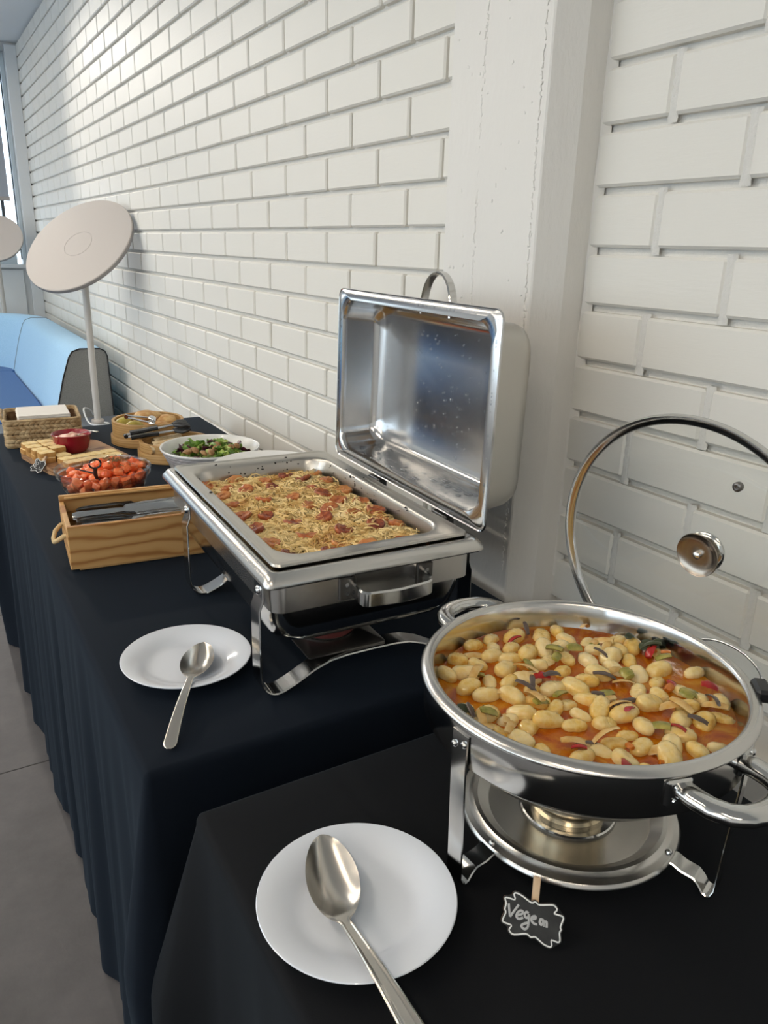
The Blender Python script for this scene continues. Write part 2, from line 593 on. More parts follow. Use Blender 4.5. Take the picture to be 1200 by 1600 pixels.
def blob(n=12, m_=8, fn=None):
    """closed surface from a function of a unit direction"""
    rows = []
    for i in range(m_ + 1):
        th = PI * i / m_
        th = min(max(th, 0.02), PI - 0.02)
        rows.append([fn(Vector((math.sin(th) * math.cos(2 * PI * j / n), math.sin(th) * math.sin(2 * PI * j / n), math.cos(th)))) for j in range(n)])
    b = MB()
    b.grid(rows, cu=True)
    b.cap(rows[0])
    b.cap(rows[-1], True)
    return b

# ---------------------------------------------------------------- room
def struct(o):
    o['kind'] = 'structure'
    return o
XW, YB, YF, XL, ZC = 0.96, 7.15, -3.0, -4.6, 2.73

def wall_mesh(name, boxes, mtl):
    b = MB()
    for c, d in boxes:
        b.box(c, d)
    return struct(b.obj(name, mtl, angle=None, weld=False))

wall_right = wall_mesh('wall_right', [((XW + 0.115, 2.07, 1.35), (0.20, 10.5, 2.9))], 'mortar')   # mortar plane at x = 0.975
WX = (-2.5, 0.872)      # window opening in the back wall
wall_mesh('wall_back', [(((WX[1] + 1.06) / 2, YB + .1, 1.365), (1.06 - WX[1], .2, 2.73)), (((XL - .2 + WX[0]) / 2, YB + .1, 1.365), (WX[0] - XL + .2, .2, 2.73)),
                        (((WX[0] + WX[1]) / 2, YB + .1, .57), (WX[1] - WX[0], .2, 1.14)), (((WX[0] + WX[1]) / 2, YB + .1, 2.70), (WX[1] - WX[0], .2, .06))], 'wall')
wall_mesh('wall_left', [((XL - .1, 2.07, .30), (.2, 10.4, .6)), ((XL - .1, 2.07, 2.62), (.2, 10.4, .24)),
                        ((XL - .1, -2.9, 1.55), (.2, .4, 1.9)), ((XL - .1, 6.7, 1.55), (.2, 1.0, 1.9))], 'wall')
wall_mesh('wall_front', [((-1.8, YF - .1, 1.36), (5.8, .2, 2.72))], 'wall')
wall_mesh('ceiling', [((-1.8, 2.07, ZC + .05), (5.9, 10.5, .1))], 'ceiling')
floor = wall_mesh('floor', [((-1.8, 2.07, -.06), (5.9, 10.6, .1))], 'floor_gap')
tm = MB().box((0, 0, 0), (.997, .997, .010), ch=.0012).mesh('tile', 'floor', None)
for i in range(6):
    for j in range(10):
        place('tile', tm, floor, (-4.17 + i * 1.0, -2.53 + j * 1.0, -.005))

# bricks: running bond, 257.5 x 89 mm module, 10 mm joints
BL, BH = 0.2575, 0.0889
R3 = Matrix(CAM_R).transposed()
def pix(p):
    q = R3 @ (Vector(p) - CAM_P)
    if q.z > -0.05:
        return None, 99
    return (600 + 1202 * q.x / -q.z, 800 - 1202 * q.y / -q.z), -q.z
bricks = []
def course(y0, y1, zc, yj):
    """bricks between y0 and y1 with a joint at yj"""
    k = math.floor((y0 - yj) / BL)
    y = yj + k * BL
    while y < y1:
        a, b2 = max(y + .005, y0), min(y + BL - .005, y1)
        if y1 - b2 < .03:
            b2 = y1
        if b2 - a > .02:
            bricks.append(((a + b2) / 2, zc, b2 - a))
        y += BL
kk = 0
for i in range(-15, 17):
    zc = 1.3005 + .0445 + i * BH
    if zc - BH / 2 < 0.0 or zc + BH / 2 > ZC + .03:
        continue
    course(1.2, YB, zc, 1.3985 if i % 2 == 0 else 1.5185 + .0083)
for i in range(-16, 17):
    zc = 1.443 + .0445 + i * BH
    if zc - BH / 2 < 0.0 or zc + BH / 2 > ZC + .05:
        continue
    course(-1.6, 0.972, zc, .701 if i % 2 == 0 else .834)
scored = []
for y, z, l in bricks:
    p, d = pix((.955, y, z))
    vis = p is not None and -90 < p[0] < 1290 and -60 < p[1] < 1660 and z > .72
    scored.append(((l / d ** 2 if vis else -d), y, z, l))
scored.sort(reverse=True)
meshes = {}
rest = MB()
for k, (s_, y, z, l) in enumerate(scored):
    key = round(l, 3)
    if key not in meshes:
        meshes[key] = MB().box((0, 0, 0), (.022, l, BH - .0115), ch=.0040).mesh('brick', 'brick', 30)
    dx = rnd.uniform(-.0008, .0008)
    if k < 300 and s_ > 0:
        place('brick', meshes[key], wall_right, (.971 + dx, y, z), (rnd.uniform(-.003, .003), 0, rnd.uniform(-.003, .003)))
    else:
        rest.box((.971 + dx, y, z), (.022, l, BH - .0115), ch=.0040)
o = rest.obj('bricks', 'brick', wall_right, 30, weld=False)
o['kind'] = 'stuff'

vm = MB()
for i in range(-16, 17):
    zc = 1.443 + .0445 + i * BH
    if not .7 < zc < 2.0:
        continue
    yj = .701 if i % 2 == 0 else .834
    for y in (yj - BL, yj):
        if y > .96:
            continue
        rows = []
        for k in range(15):
            z = zc - BH / 2 - .004 + k * (BH + .004) / 14
            row = []
            for j in range(6):
                u = j / 5
                edge = .0165 * (u - .5)
                yy = y + edge + .0018 * noise.noise(Vector((z * 90, u * 5, y * 9)))
                row.append((.9625 + (.003 if j in (0, 5) else 0) + .0028 * noise.noise(Vector((z * 130, yy * 150, 4))), yy, z))
            rows.append(row)
        vm.grid(rows)
o = vm.obj('joint_mortar', 'mortar', wall_right, 60, weld=False)
o['kind'] = 'stuff'

# concrete column standing proud of the brick wall, with a chamfered near corner and rough form marks
b = MB()
prof = [(.985, .967), (.915, .967), (.870, .991), (.868, .994)]
ys = [1.03, 1.07, 1.11, 1.15, 1.19, 1.22, 1.243]
prof += [(.868, y) for y in ys] + [(.872, 1.248), (.985, 1.248)]
rows = []
for k in range(0, 92):
    z = 2.73 * k / 91
    row = []
    for x, y in prof:
        n_ = noise.noise(Vector((x * 6, y * 9, z * 3.5))) * .0016 + noise.noise(Vector((x * 30, y * 30, z * 17))) * .0012
        row.append((x - (n_ if x < .95 else 0), y, z))
    rows.append(row)
b.grid(rows)
pillar = struct(b.obj('pillar', 'plaster', angle=24))
sb = MB()        # ragged form seams and blow holes on its face
for yy, amp in ((1.150, .005), (1.005, .0035)):
    for k in range(330):
        z = .8 + k * .0058 + rnd.uniform(-.003, .003)
        if noise.noise(Vector((z * 5, yy * 7, 0))) < -.25 and yy > 1.1:
            continue
        sb.box((.8678, yy + rnd.gauss(0, amp * .35) + .006 * noise.noise(Vector((z * 2.2, yy, 1))), z), (rnd.uniform(.0012, .0030), rnd.uniform(.0015, .004), rnd.uniform(.003, .012)), Euler((rnd.uniform(-.4, .4), 0, 0)).to_matrix(), ch=.0006)
for k in range(70):
    sb.box((.8680, rnd.uniform(1.01, 1.235), rnd.uniform(.85, 2.0)), (.0022, rnd.uniform(.002, .007), rnd.uniform(.002, .008)), Euler((rnd.uniform(-2, 2), 0, 0)).to_matrix(), ch=.0008)
o = sb.obj('seam', 'plaster', pillar, 30, weld=False)
o['kind'] = 'stuff'
fl = MB()         # ragged filler bead where the column meets the bricks
rows = []
for k in range(160):
    z = .78 + k * .0122
    j1 = .967 + .004 * noise.noise(Vector((z * 9, 0, 3))) - .006
    rows.append([(.9705, j1 + .012, z), (.958 + .002 * noise.noise(Vector((z * 14, 2, 3))), j1 + .006, z), (.9645, j1 - .002 + .003 * noise.noise(Vector((z * 25, 1, 3))), z), (.9705, j1 - .006, z)])
fl.grid(rows)
fl.obj('filler_bead', 'plaster', pillar, 60)

# far window with its blind, jamb strip and panel below
w1 = struct(thing('window_1', 'far window', 'window', (0, YB, 0)))
del w1['label'], w1['category']
def bx(name, c, d, mtl, parent=None, ch=.003):
    return MB().box(c, d, ch=ch).obj(name, mtl, parent, None, weld=False)
bx('frame', (.856, .05, 1.90), (.030, .10, 1.52), 'frame', w1)
bx('gasket', (.838, .045, 1.90), (.008, .03, 1.44), 'dark_frame', w1)
bx('frame', (-.8, .05, 1.175), (3.2, .10, .07), 'frame', w1)
bx('frame', (-.8, .05, 2.635), (3.2, .10, .07), 'frame', w1)
bx('frame', (-2.46, .05, 1.90), (.07, .10, 1.52), 'frame', w1)
for x in (.742, -.02, -.86, -1.7):
    bx('gasket', (x, .03, 1.90), (.022 if x > .5 else .06, .05, 1.42), 'dark_frame' if x > .5 else 'frame', w1)
for x in (.36, -.44, -1.28, -2.06):
    bx('pane', (x + (.055 if x > 0 else 0), .06, 1.90), (.85 if x > 0 else .80, .006, 1.44), 'pane', w1, ch=0)
bx('sill', (-.8, -.03, 1.128), (3.3, .10, .028), 'trim', w1)
bl = thing('roller_blind', 'grey roller blind drawn halfway down the far window', 'blind', (0, YB - .035, 0))
bx('blind_fabric', (-.855, 0, 2.13), (3.29, .004, 1.00), 'blind', bl, ch=0)
bx('bottom_rail', (-.85, 0, 1.632), (3.29, .018, .03), 'lamp_grey', bl)
bx('cassette', (-.85, -.005, 2.660), (3.30, .07, .075), 'lamp_grey', bl)
struct(bx('trim_1', (.918, YB - .02, 1.36), (.084, .05, 2.70), 'trim'))
struct(bx('trim_2', (-.85, YB - .015, .57), (3.36, .03, 1.06), 'trim'))
struct(bx('trim_3', (.945, -.32, .625), (.05, 2.57, .085), 'trim'))
w2 = struct(thing('window_2', 'side windows', 'window', (XL, 0, 0)))
del w2['label'], w2['category']
for k in range(8):
    bx('frame', (-.05, -2.67 + k * 1.2629, 1.55), (.08, .06, 1.9), 'frame', w2)
for z in (.62, 2.48):
    bx('frame', (-.05, 1.75, z), (.08, 8.9, .05), 'frame', w2)
for k in range(7):
    bx('pane', (-.06, -2.67 + .6315 + k * 1.2629, 1.55), (.006, 1.22, 1.84), 'pane', w2, ch=0)

# a recessed spot near the far window throws the lamp's long shadow on the wall
t = thing('ceiling_spot', 'round recessed spotlight in the ceiling near the far window', 'lamp', (.02, 6.35, ZC))
MB().lathe([(.085, -.002), (.088, -.010), (.105, -.012), (.108, -.004), (.108, 0)], 40).obj('bezel', 'lamp_white', t, 40)
MB().lathe([(0, -.004), (.085, -.004)], 40).obj('lens', 'spot_lens', t, 40)

# linear lamps on the ceiling, over the room and out of the frame
for i, (x, y) in enumerate([(-.80, -1.3), (-.80, 1.9), (-.80, 4.7), (-2.5, -1.3), (-2.5, 1.9), (-2.5, 4.7), (-3.7, -1.3), (-3.7, 1.9), (-3.7, 4.7)]):
    t = thing('linear_light', 'slim white linear light hanging under the ceiling', 'lamp', (x, y, ZC), group='linear lights over the room')
    bx('housing', (0, 0, -.14), (.075, 2.2, .05), 'lamp_white', t)
    bx('diffuser', (0, 0, -.167), (.066, 2.18, .006), 'led', t, ch=.001)
    for yy in (-.8, .8):
        MB().tube([(0, yy, 0), (0, yy, -.12)], .003, 6).obj('hanger', 'steel', t)

# ---------------------------------------------------------------- the two clothed tables
def cloth(name, label, x0, x1, y0, y1, z, mtl, seed, ear, amp, lean):
    """tablecloth: flat top, rounded edge, pleated skirts down to the floor that flare at the corners"""
    r = .010
    R_ = random.Random(seed)
    ph = [R_.uniform(0, 6.28) for _ in range(8)]
    path = []
    segs = [((x1 - r, y0), (x0 + r, y0), (0, -1)), ((x0, y0 + r), (x0, y1 - r), (-1, 0)), ((x0 + r, y1), (x1 - r, y1), (0, 1)), ((x1, y1 - r), (x1, y0 + r), (1, 0))]
    u = 0
    corner_u = []
    for k, (a, b_, nn) in enumerate(segs):
        L = math.hypot(b_[0] - a[0], b_[1] - a[1])
        n = int(L / .012)
        for i in range(n + 1):
            t = i / n
            path.append((a[0] + (b_[0] - a[0]) * t, a[1] + (b_[1] - a[1]) * t, nn[0], nn[1], u + L * t, k))
        u += L
        nx = segs[(k + 1) % 4]
        a0 = math.atan2(nn[1], nn[0])
        a1 = math.atan2(nx[2][1], nx[2][0])
        while a1 > a0:
            a1 -= 2 * PI
        if a0 - a1 > PI:
            a1 += 2 * PI
        cx = b_[0] if abs(nn[0]) < .5 else b_[0] - nn[0] * r
        cy = b_[1] if abs(nn[1]) < .5 else b_[1] - nn[1] * r
        for i in range(1, 10):
            a_ = a0 + (a1 - a0) * i / 10
            path.append((cx + r * math.cos(a_), cy + r * math.sin(a_), math.cos(a_), math.sin(a_), u + .03 * i / 10, 10 + k))
        corner_u.append(u + .015)
        u += .03
    rows = []
    def off(p, f):
        uu = p[4]
        s_ = .55 * math.sin(2 * PI * uu / .19 + ph[0] + 1.1 * math.sin(2.3 * uu + ph[1])) + .35 * math.sin(2 * PI * uu / .083 + ph[2] + 1.5 * math.sin(3.1 * uu + ph[3])) + .5 * math.sin(2 * PI * uu / .47 + ph[4])
        s_ += .7 * noise.noise(Vector((uu * 5.0, f * 1.3, seed)))
        # sharp pleats: narrow creases that start part of the way down
        cr = abs(math.sin(2 * PI * uu / .23 + ph[5] + .5 * noise.noise(Vector((uu * 3, 0, seed + 4))))) ** 9
        e = 0
        for c in corner_u:
            d = abs(uu - c)
            e += max(0.0, 1 - d / .105) ** 2.2 * ear * (1.75 * f if f < .36 else .63 + .12 * (f - .36)) * (1.0 - .62 * max(0, f - .42) / .58) - math.exp(-((d - .115) / .05) ** 2) * ear * .22 * f
        return .012 + lean * f + amp * (f ** .75) * s_ - .5 * amp * cr * min(1, f * 2.4) + e
    H = z - .004
    prof = [(-.20, 0.0), (-.10, 0.0), (-.05, 0.0), (.002, -.0002), (.006, -.0012), (.0095, -.0040), (.0115, -.0090), (.012, -.016)]
    for o_, dz in prof:
        if o_ < -.013:      # flat rings on the table top
            d = -o_
            rows.append([(min(max(p[0], x0 + d), x1 - d), min(max(p[1], y0 + d), y1 - d), z + dz) for p in path])
        else:
            rows.append([(p[0] + p[2] * (o_ - .012), p[1] + p[3] * (o_ - .012), z + dz) for p in path])
    for i in range(1, 34):
        f = (i / 33) ** 1.15
        rows.append([(p[0] + p[2] * (off(p, f) - .012), p[1] + p[3] * (off(p, f) - .012), z - .016 - f * (H - .016) + (.006 * math.sin(p[4] * 9) + .006) * f) for p in path])
    b = MB()
    b.grid(rows, cu=True)
    b.cap(rows[0])
    o = b.obj(name, mtl, angle=80)
    # faint waves so that the top is cloth and not slate
    return tag(o, label, 'tablecloth')

cloth('tablecloth', 'dark navy tablecloth over the long buffet table along the brick wall', .157, .853, .790, 2.72, .75, 'navy_cloth', 3, .095, .011, .010)
cloth('tablecloth', 'black tablecloth over the second table under the round chafing dish', .190, .768, -1.0, .705, .75, 'black_cloth', 11, .115, .010, .006)

# ---------------------------------------------------------------- rectangular chafing dish
TZ = .7508
ch = thing('chafing_dish', 'rectangular steel chafing dish with its hinged lid open, holding the gratin', 'chafing dish', (.522, 1.120, TZ), -.04)
ch.scale = (1.003, .993, 1.103)
b = MB()
loft(b, [(.150, .264, .010, .166), (.152, .266, .011, .176), (.157, .271, .011, .1785), (.163, .277, .011, .1775), (.1715, .2855, .012, .168), (.1720, .286, .012, .163), (.1695, .2835, .012, .1605), (.158, .272, .012, .160), (.157, .271, .012, .155)])
b.obj('rim', 'brushed', ch, 50)
b = MB()
loft(b, [(.1575, .2715, .02, .161), (.1575, .2715, .02, .122), (.1555, .2695, .02, .121), (.1540, .268, .02, .124)])
b.obj('skirt', 'brushed', ch, 40)
b = MB()
loft(b, [(.150, .264, .018, .166), (.1535, .2665, .024, .130), (.1500, .262, .03, .100), (.147, .259, .036, .082), (.139, .251, .045, .070), (.127, .239, .05, .064), (.05, .15, .04, .063)], cap1=True)
b.obj('water_pan', 'steel', ch, 50)
def leg_frame(ly):
    """one bent flat bar: down one side, under in an arch, up the other"""
    pts = [(-.1645, 0, .158), (-.1645, 0, .135), (-.170, 0, .122), (-.170, 0, .030)]
    pts += [(-.170 + .024 * (1 - math.cos(a)), 0, .028 - .026 * math.sin(a)) for a in [PI / 2 * k / 6 for k in range(1, 7)]]
    pts[-1] = (-.146, 0, .002)
    pts += [(-.137, 0, .0035), (-.12, 0, .010), (-.09, 0, .024), (-.065, 0, .032), (-.04, 0, .0345), (0, 0, .035)]
    full = pts + [(-x, y, z) for x, y, z in reversed(pts[:-1])]
    return MB().strap([(x, ly, z) for x, y, z in full], (0, 1, 0), .034, .003).obj('leg', 'steel', ch, 30)
leg_frame(-.238)
leg_frame(.130)
for ly in (-.238, .130):
    for sx in (-1, 1):
        MB().lathe([(0, .004), (.004, .0035), (.006, .001), (.0065, 0)], 12, rot=Euler((0, sx * PI / 2, 0)).to_matrix()).obj('rivet', 'chrome', ch, 40, loc=(sx * .1665, ly, .145))
def strap_handle(sy):
    b = MB()
    y = sy * .2715
    pts = [(-.056, y, .140)] + [(-.056 + .012 * (1 - math.cos(a)), y + sy * (.026 + .012 * math.sin(a)), .138 - .003 * math.sin(a)) for a in [PI / 2 * k / 5 for k in range(6)]]
    pts += [(-.02, y + sy * .0405, .1345), (0, y + sy * .0412, .134)]
    pts = pts + [(-x, yy, z) for x, yy, z in reversed(pts[:-1])]
    rows = []
    b.strap([(x, yy, z) for x, yy, z in pts], (0, 0, 1), .021, .0045)
    h = b.obj('handle', 'steel', ch, 40, loc=(.012, 0, 0))
    for sx in (-1, 1):
        MB().box((sx * .062, y + sy * .0018, .140), (.026, .0035, .030), ch=.0015).obj('bracket', 'dark_steel', h, 30, weld=False)
        MB().tube([(sx * .064, y + sy * .003, .146), (sx * .064, y + sy * .0055, .146)], .003, 8).obj('rivet', 'steel', h)
        MB().tube([(sx * .064, y + sy * .003, .134), (sx * .064, y + sy * .0055, .134)], .003, 8).obj('rivet', 'steel', h)
strap_handle(-1)
strap_handle(1)
# shelf for the burner, resting on the bent bars
b = MB()
loft(b, [(.062, .196, .004, .0365), (.062, .196, .004, .0385), (.058, .192, .004, .0400), (.0, .0, .0, .0400)], cap0=True)
b.obj('burner_shelf', 'dark_steel', ch, 40, loc=(-.034, -.050, 0))
# the lid: a deep rectangular cover standing up on two hinges; built with its opening towards -x
LP = MB()
def lid_rows(secs):
    return [[Vector((d, p.x, p.y)) for p in rrect(hy, hz, r, 0)] for hy, hz, r, d in secs]
LP.grid(lid_rows([(.2545, .1575, .016, .004), (.258, .161, .017, .001), (.2585, .1615, .017, .004), (.257, .160, .017, .0035), (.2545, .1575, .016, .0005), (.2385, .1415, .036, .0005), (.2375, .1405, .037, .0022), (.2365, .1395, .038, .012), (.232, .135, .036, .060), (.228, .131, .038, .074), (.218, .121, .036, .082), (.208, .111, .03, .0845), (.11, .055, .02, .0855), (.005, .005, .002, .0858)]), cu=True)
inner_n = len(LP.v)
LP.cap([Vector((.0858, p.x, p.y)) for p in rrect(.005, .005, .002, 0)])
LO = MB()
LO.grid(lid_rows([(.257, .160, .017, .0045), (.2425, .1455, .030, .0045), (.2405, .1435, .034, .013), (.236, .139, .036, .061), (.232, .135, .04, .076), (.221, .124, .04, .086), (.208, .111, .03, .088), (.005, .005, .002, .0892)]), cu=True)
LO.cap([Vector((.0892, p.x, p.y)) for p in rrect(.005, .005, .002, 0)])
lid = LP.obj('lid', 'lid_steel', ch, 50, loc=(.1688, -.0231, .3300), rot=(0, .02, 0))
lid.scale = (1 / 1.003, 1 / .993, 1 / 1.103)
LO.obj('lid_shell', 'pan_steel', lid, 50)
hp = [(-.044, .132)] + [(-.044 * math.cos(a), .140 + .060 * math.sin(a) ** .9) for a in [PI * k / 14 for k in range(1, 14)]] + [(.044, .132)]
MB().strap([(.048, u, w) for u, w in hp], (1, 0, 0), .016, .004).obj('handle', 'steel', lid, 40, loc=(0, -.02, .001))
# drops of condensed water on its inside
wd = MB()
for k in range(330):
    if k < 170:
        u, w = rnd.uniform(-.20, .20), rnd.uniform(-.105, .105)
        d, s_ = .0845, rnd.uniform(.0008, .0019)
        axis = 0
    elif k < 240:
        u, d = rnd.uniform(-.20, .225), rnd.uniform(.012, .066)
        w, s_ = -.1395 + (d - .012) * .094 + .0004, rnd.choice([.002, .003, .005, .008])
        axis = 2
    else:
        e = rnd.choice([0, 1, 2, 3])
        t = rnd.uniform(-1, 1)
        u, w = [(t * .24, .151), (t * .24, -.151), (.249, t * .14), (-.249, t * .14)][e]
        d, s_ = .0002, rnd.uniform(.0008, .0018)
        axis = 0
    rows = []
    for q, rr in ((0, 1), (.45, .86), (.8, .45), (.95, .05)):
        ring = []
        for j in range(7):
            a = 2 * PI * j / 7
            p, q2 = s_ * rr * math.cos(a), s_ * rr * math.sin(a)
            ring.append((d - q * s_ * .8, u + p, w + q2 * 1.3) if axis == 0 else (d + p * .8, u + q2 * 1.4, w + q * s_ * .35))
        rows.append(ring)
    wd.grid(rows, cu=True)
o = wd.obj('water_drops', 'water', lid, 60, weld=False)
o['kind'] = 'stuff'
for ly in (.066, -.160):
    h = MB().box((.1735, ly, .169), (.018, .046, .021), ch=.003).obj('hinge', 'hinge_black', ch, 30, weld=False)
    MB().tube([(.1645, ly - .016, .1775), (.1645, ly + .016, .1775)], .0030, 8).obj('pin', 'chrome', h)
    MB().box((.1790, ly, .184), (.003, .036, .016), ch=.001).obj('hinge_leaf', 'hinge_black', h, 30, weld=False)
    MB().box((.1635, ly, .170), (.004, .030, .005), ch=.001).obj('spring_clip', 'chrome', h, 30, weld=False)

# food pan and gratin
fp = thing('food_pan', 'shallow steel food pan with a wide flange set in the rectangular chafing dish', 'food pan', (.522, 1.120, TZ), -.04)
b = MB()
loft(b, [(.1535, .2655, .012, .1795), (.1550, .267, .013, .1812), (.1535, .2655, .012, .1840), (.149, .261, .012, .1845), (.1465, .2585, .012, .1832), (.143, .255, .014, .1832), (.1355, .2385, .042, .1832), (.132, .235, .043, .1812), (.1295, .2325, .044, .1765), (.1265, .2295, .045, .150), (.122, .225, .045, .128), (.105, .205, .045, .120)], cap1=True)
fp.scale = (.993, .993, 1.103)
pan_o = b.obj('pan', 'pan_steel', fp, 50)
bb = MB()
for k in range(60):
    t = rnd.choice([0, 0, 1, 2, 2, 3])
    q = rnd.uniform(-1, 1)
    zz = rnd.uniform(.163, .181)
    ins = (.1815 - zz) * .13
    x, y = [(.1300 - ins, q * .18), (-.1300 + ins, q * .18), (q * .085, .233 - ins), (q * .085, -.233 + ins)][t]
    if rnd.random() < .12:
        x, y, zz = [(.139 + rnd.uniform(-.004, .004), q * .20), (-.139 + rnd.uniform(-.004, .004), q * .20), (q * .09, .2465 + rnd.uniform(-.006, .006)), (q * .09, -.2465 + rnd.uniform(-.006, .006))][t] + (.1834,)
    s_ = rnd.uniform(.0005, .0013)
    bb.box((x, y, zz), (s_ * 2, s_ * rnd.uniform(2, 5), s_ * 2), Euler((0, 0, rnd.uniform(0, 3))).to_matrix(), ch=s_ * .5)
o = bb.obj('burnt_bits', 'burnt', pan_o, 40, weld=False)
o['kind'] = 'stuff'

gr = thing('potato_gratin', 'golden grated potato gratin dotted with sausage slices in the rectangular pan', 'food', (.522, 1.120, TZ), -.04)
gr.scale = (.993, .993, 1.103)
GZ = .156
def gz(x, y):
    e = max(abs(x) / .122, abs(y) / .231)
    return GZ + .0045 * noise.noise(Vector((x * 22, y * 22, 1))) + .003 * noise.noise(Vector((x * 60, y * 60, 2))) + (.002 - .006 * max(0, e - .88) / .12)
b = MB()
rows = []
for i in range(28):
    f = 1 - i / 28.0
    rows.append([Vector((p.x, p.y, gz(p.x, p.y))) for p in rrect(.1262 * f + .0005, .2290 * f + .0005, .043 * f + .0002, 0, 14)])
rows.insert(0, [Vector((p.x * .99, p.y * .99, .130)) for p in rows[0]])
b.grid(rows, cu=True)
b.cap(rows[-1])
b.cap(rows[0], True)
b.obj('potato_base', 'potato', gr, 80)
SL = [(-0.115, 0.192), (-0.11, 0.115), (-0.11, 0.068), (-0.109, 0.006), (-0.112, -0.061), (-0.107, -0.125), (-0.06, 0.13), (-0.046, 0.072), (0.007, 0.069), (0.064, 0.062), (0.015, 0.016), (0.071, 0.018), (0.04, -0.015), (0.067, -0.056), (0.01, -0.056), (-0.041, -0.052), (-0.043, -0.114), (0.015, -0.124), (-0.011, -0.167), (0.072, -0.125), (0.099, -0.095), (0.019, -0.202), (0.075, -0.206), (0.104, -0.212), (0.116, -0.128), (-0.039, -0.198), (0.114, 0.068), (0.114, 0.002), (0.113, -0.057), (-0.005, 0.134), (0.056, 0.113), (-0.006, 0.178), (0.044, 0.199), (0.066, 0.164), (-0.097, -0.18), (-0.072, -0.01), (-.085, .165), (-.05, .205), (.1, .19), (.105, .14)]
sh = MB()
n_sh = 0
while n_sh < 5200:
    x, y = rnd.uniform(-.120, .120), rnd.uniform(-.229, .229)
    if abs(x) > .085 and abs(y) > .195 and math.hypot(abs(x) - .078, abs(y) - .189) > .040:
        continue
    dd = min((x - a) ** 2 + (y - c) ** 2 for a, c in SL)
    if dd < .0115 ** 2 and rnd.random() < .86:
        continue
    n_sh += 1
    L = rnd.uniform(.010, .025)
    a = rnd.uniform(0, 2 * PI)
    cu = rnd.uniform(-1.6, 1.6)
    up = rnd.uniform(0, .003) + (rnd.uniform(0, .006) if rnd.random() < .12 else 0)
    w = rnd.uniform(.0009, .0017)
    rows = []
    px, py = x - L / 2 * math.cos(a), y - L / 2 * math.sin(a)
    for k in range(4):
        t = k / 3
        an = a + cu * (t - .5)
        z = gz(x, y) + .0012 + up * (1 - (2 * t - 1) ** 2 * rnd.uniform(.3, 1.2)) + rnd.uniform(-.0006, .0008)
        rows.append([(px - w * math.sin(an), py + w * math.cos(an), z), (px, py, z + w * 1.1), (px + w * math.sin(an), py - w * math.cos(an), z)])
        px += L / 3 * math.cos(an)
        py += L / 3 * math.sin(an)
    sh.grid(rows)
o = sh.obj('potato_shreds', 'shred', gr, 60, weld=False)
o['kind'] = 'stuff'
def slice_mesh(seed):
    R_ = random.Random(seed)
    ph = [R_.uniform(0, 6.28) for _ in range(3)]
    b = MB()
    rows = []
    for r, z in ((.0125, -.004), (.0142, -.002), (.0146, .0015), (.0128, .0035), (.009, .0026), (.004, .0024), (.0004, .0028)):
        rows.append([((r * (1 + .10 * math.sin(2 * a + ph[0]) + .05 * math.sin(5 * a + ph[1]))) * math.cos(a), r * (.92 + .07 * math.sin(3 * a + ph[2])) * math.sin(a), z + .0012 * math.sin(2 * a + ph[1]) * r / .014 + .0008 * math.sin(7 * a + r * 500)) for a in [2 * PI * j / 20 for j in range(20)]])
    b.grid(rows, cu=True)
    return b.mesh('sausage_slice', 'sausage', 60)
sm = [slice_mesh(s_) for s_ in range(6)]
for k, (x, y) in enumerate(SL):
    x = max(-.108, min(.108, x))
    y = max(-.217, min(.217, y))
    s_ = rnd.uniform(.98, 1.25)
    place('sausage_slice', sm[k % 6], gr, (x, y, gz(x, y) + .0035), (rnd.uniform(-.28, .28), rnd.uniform(-.28, .28), rnd.uniform(0, 6.28)), (s_, s_, 1))

# fuel can on the shelf of the rectangular dish
fc = thing('fuel_can', 'dark fuel can with a reddish label on the shelf under the rectangular dish', 'fuel can', (.478, .950, TZ + .0443))
MB().lathe([(0, 0), (.041, 0), (.0425, .002), (.0425, .018), (.0435, .0195), (.0425, .021), (.040, .0222), (.026, .0222), (.022, .019), (0, .019)], 48).obj('can', 'dark_steel', fc, 40)
MB().lathe([(.0428, .004), (.0431, .005), (.0431, .0165), (.0428, .0175)], 48).obj('label_band', mat('faded_red_label', (.16, .035, .03), .5), fc, 40)

# ---------------------------------------------------------------- round chafing dish
RC = (.548, .492)
rd = thing('chafing_dish', 'round steel chafing dish on four flat legs, full of gnocchi stew', 'chafing dish', (*RC, TZ))
MB().lathe([(.1560, .1860), (.1568, .1900), (.1590, .1925), (.1615, .1928), (.1660, .1912), (.1695, .1880), (.1702, .1862), (.1692, .1848), (.1665, .1856), (.1632, .1862), (.1618, .1850)], 128).obj('rim', 'brushed', rd, 60)
MB().lathe([(.1645, .1860), (.1652, .180), (.1652, .1430), (.1638, .1412), (.1615, .1412), (.1575, .1430)], 128).obj('skirt', 'steel', rd, 40)
MB().lathe([(.1590, .150), (.1550, .140), (.1490, .128), (.136, .114), (.118, .104), (.100, .0995), (.090, .0985), (0, .0985)], 128).obj('water_pan', 'steel', rd, 60)
MB().lathe([(.1572, .1905), (.1555, .1850), (.1535, .1740), (.1495, .1560), (.140, .140), (.120, .132), (0, .132)], 128).obj('food_bowl', 'steel', rd, 60)
MB().lathe([(.111, .0225), (.1165, .0215), (.1185, .0190), (.1190, .0170), (.1180, .0160), (.1165, .0175), (.110, .0190), (.100, .0240), (.088, .0165), (.087, .0155), (0, .0155), (0, .0175), (.0865, .0175), (.0885, .0185), (.100, .0265), (.1045, .0262), (.1080, .0235), (.111, .0225)], 128).obj('tray', 'brushed', rd, 30)
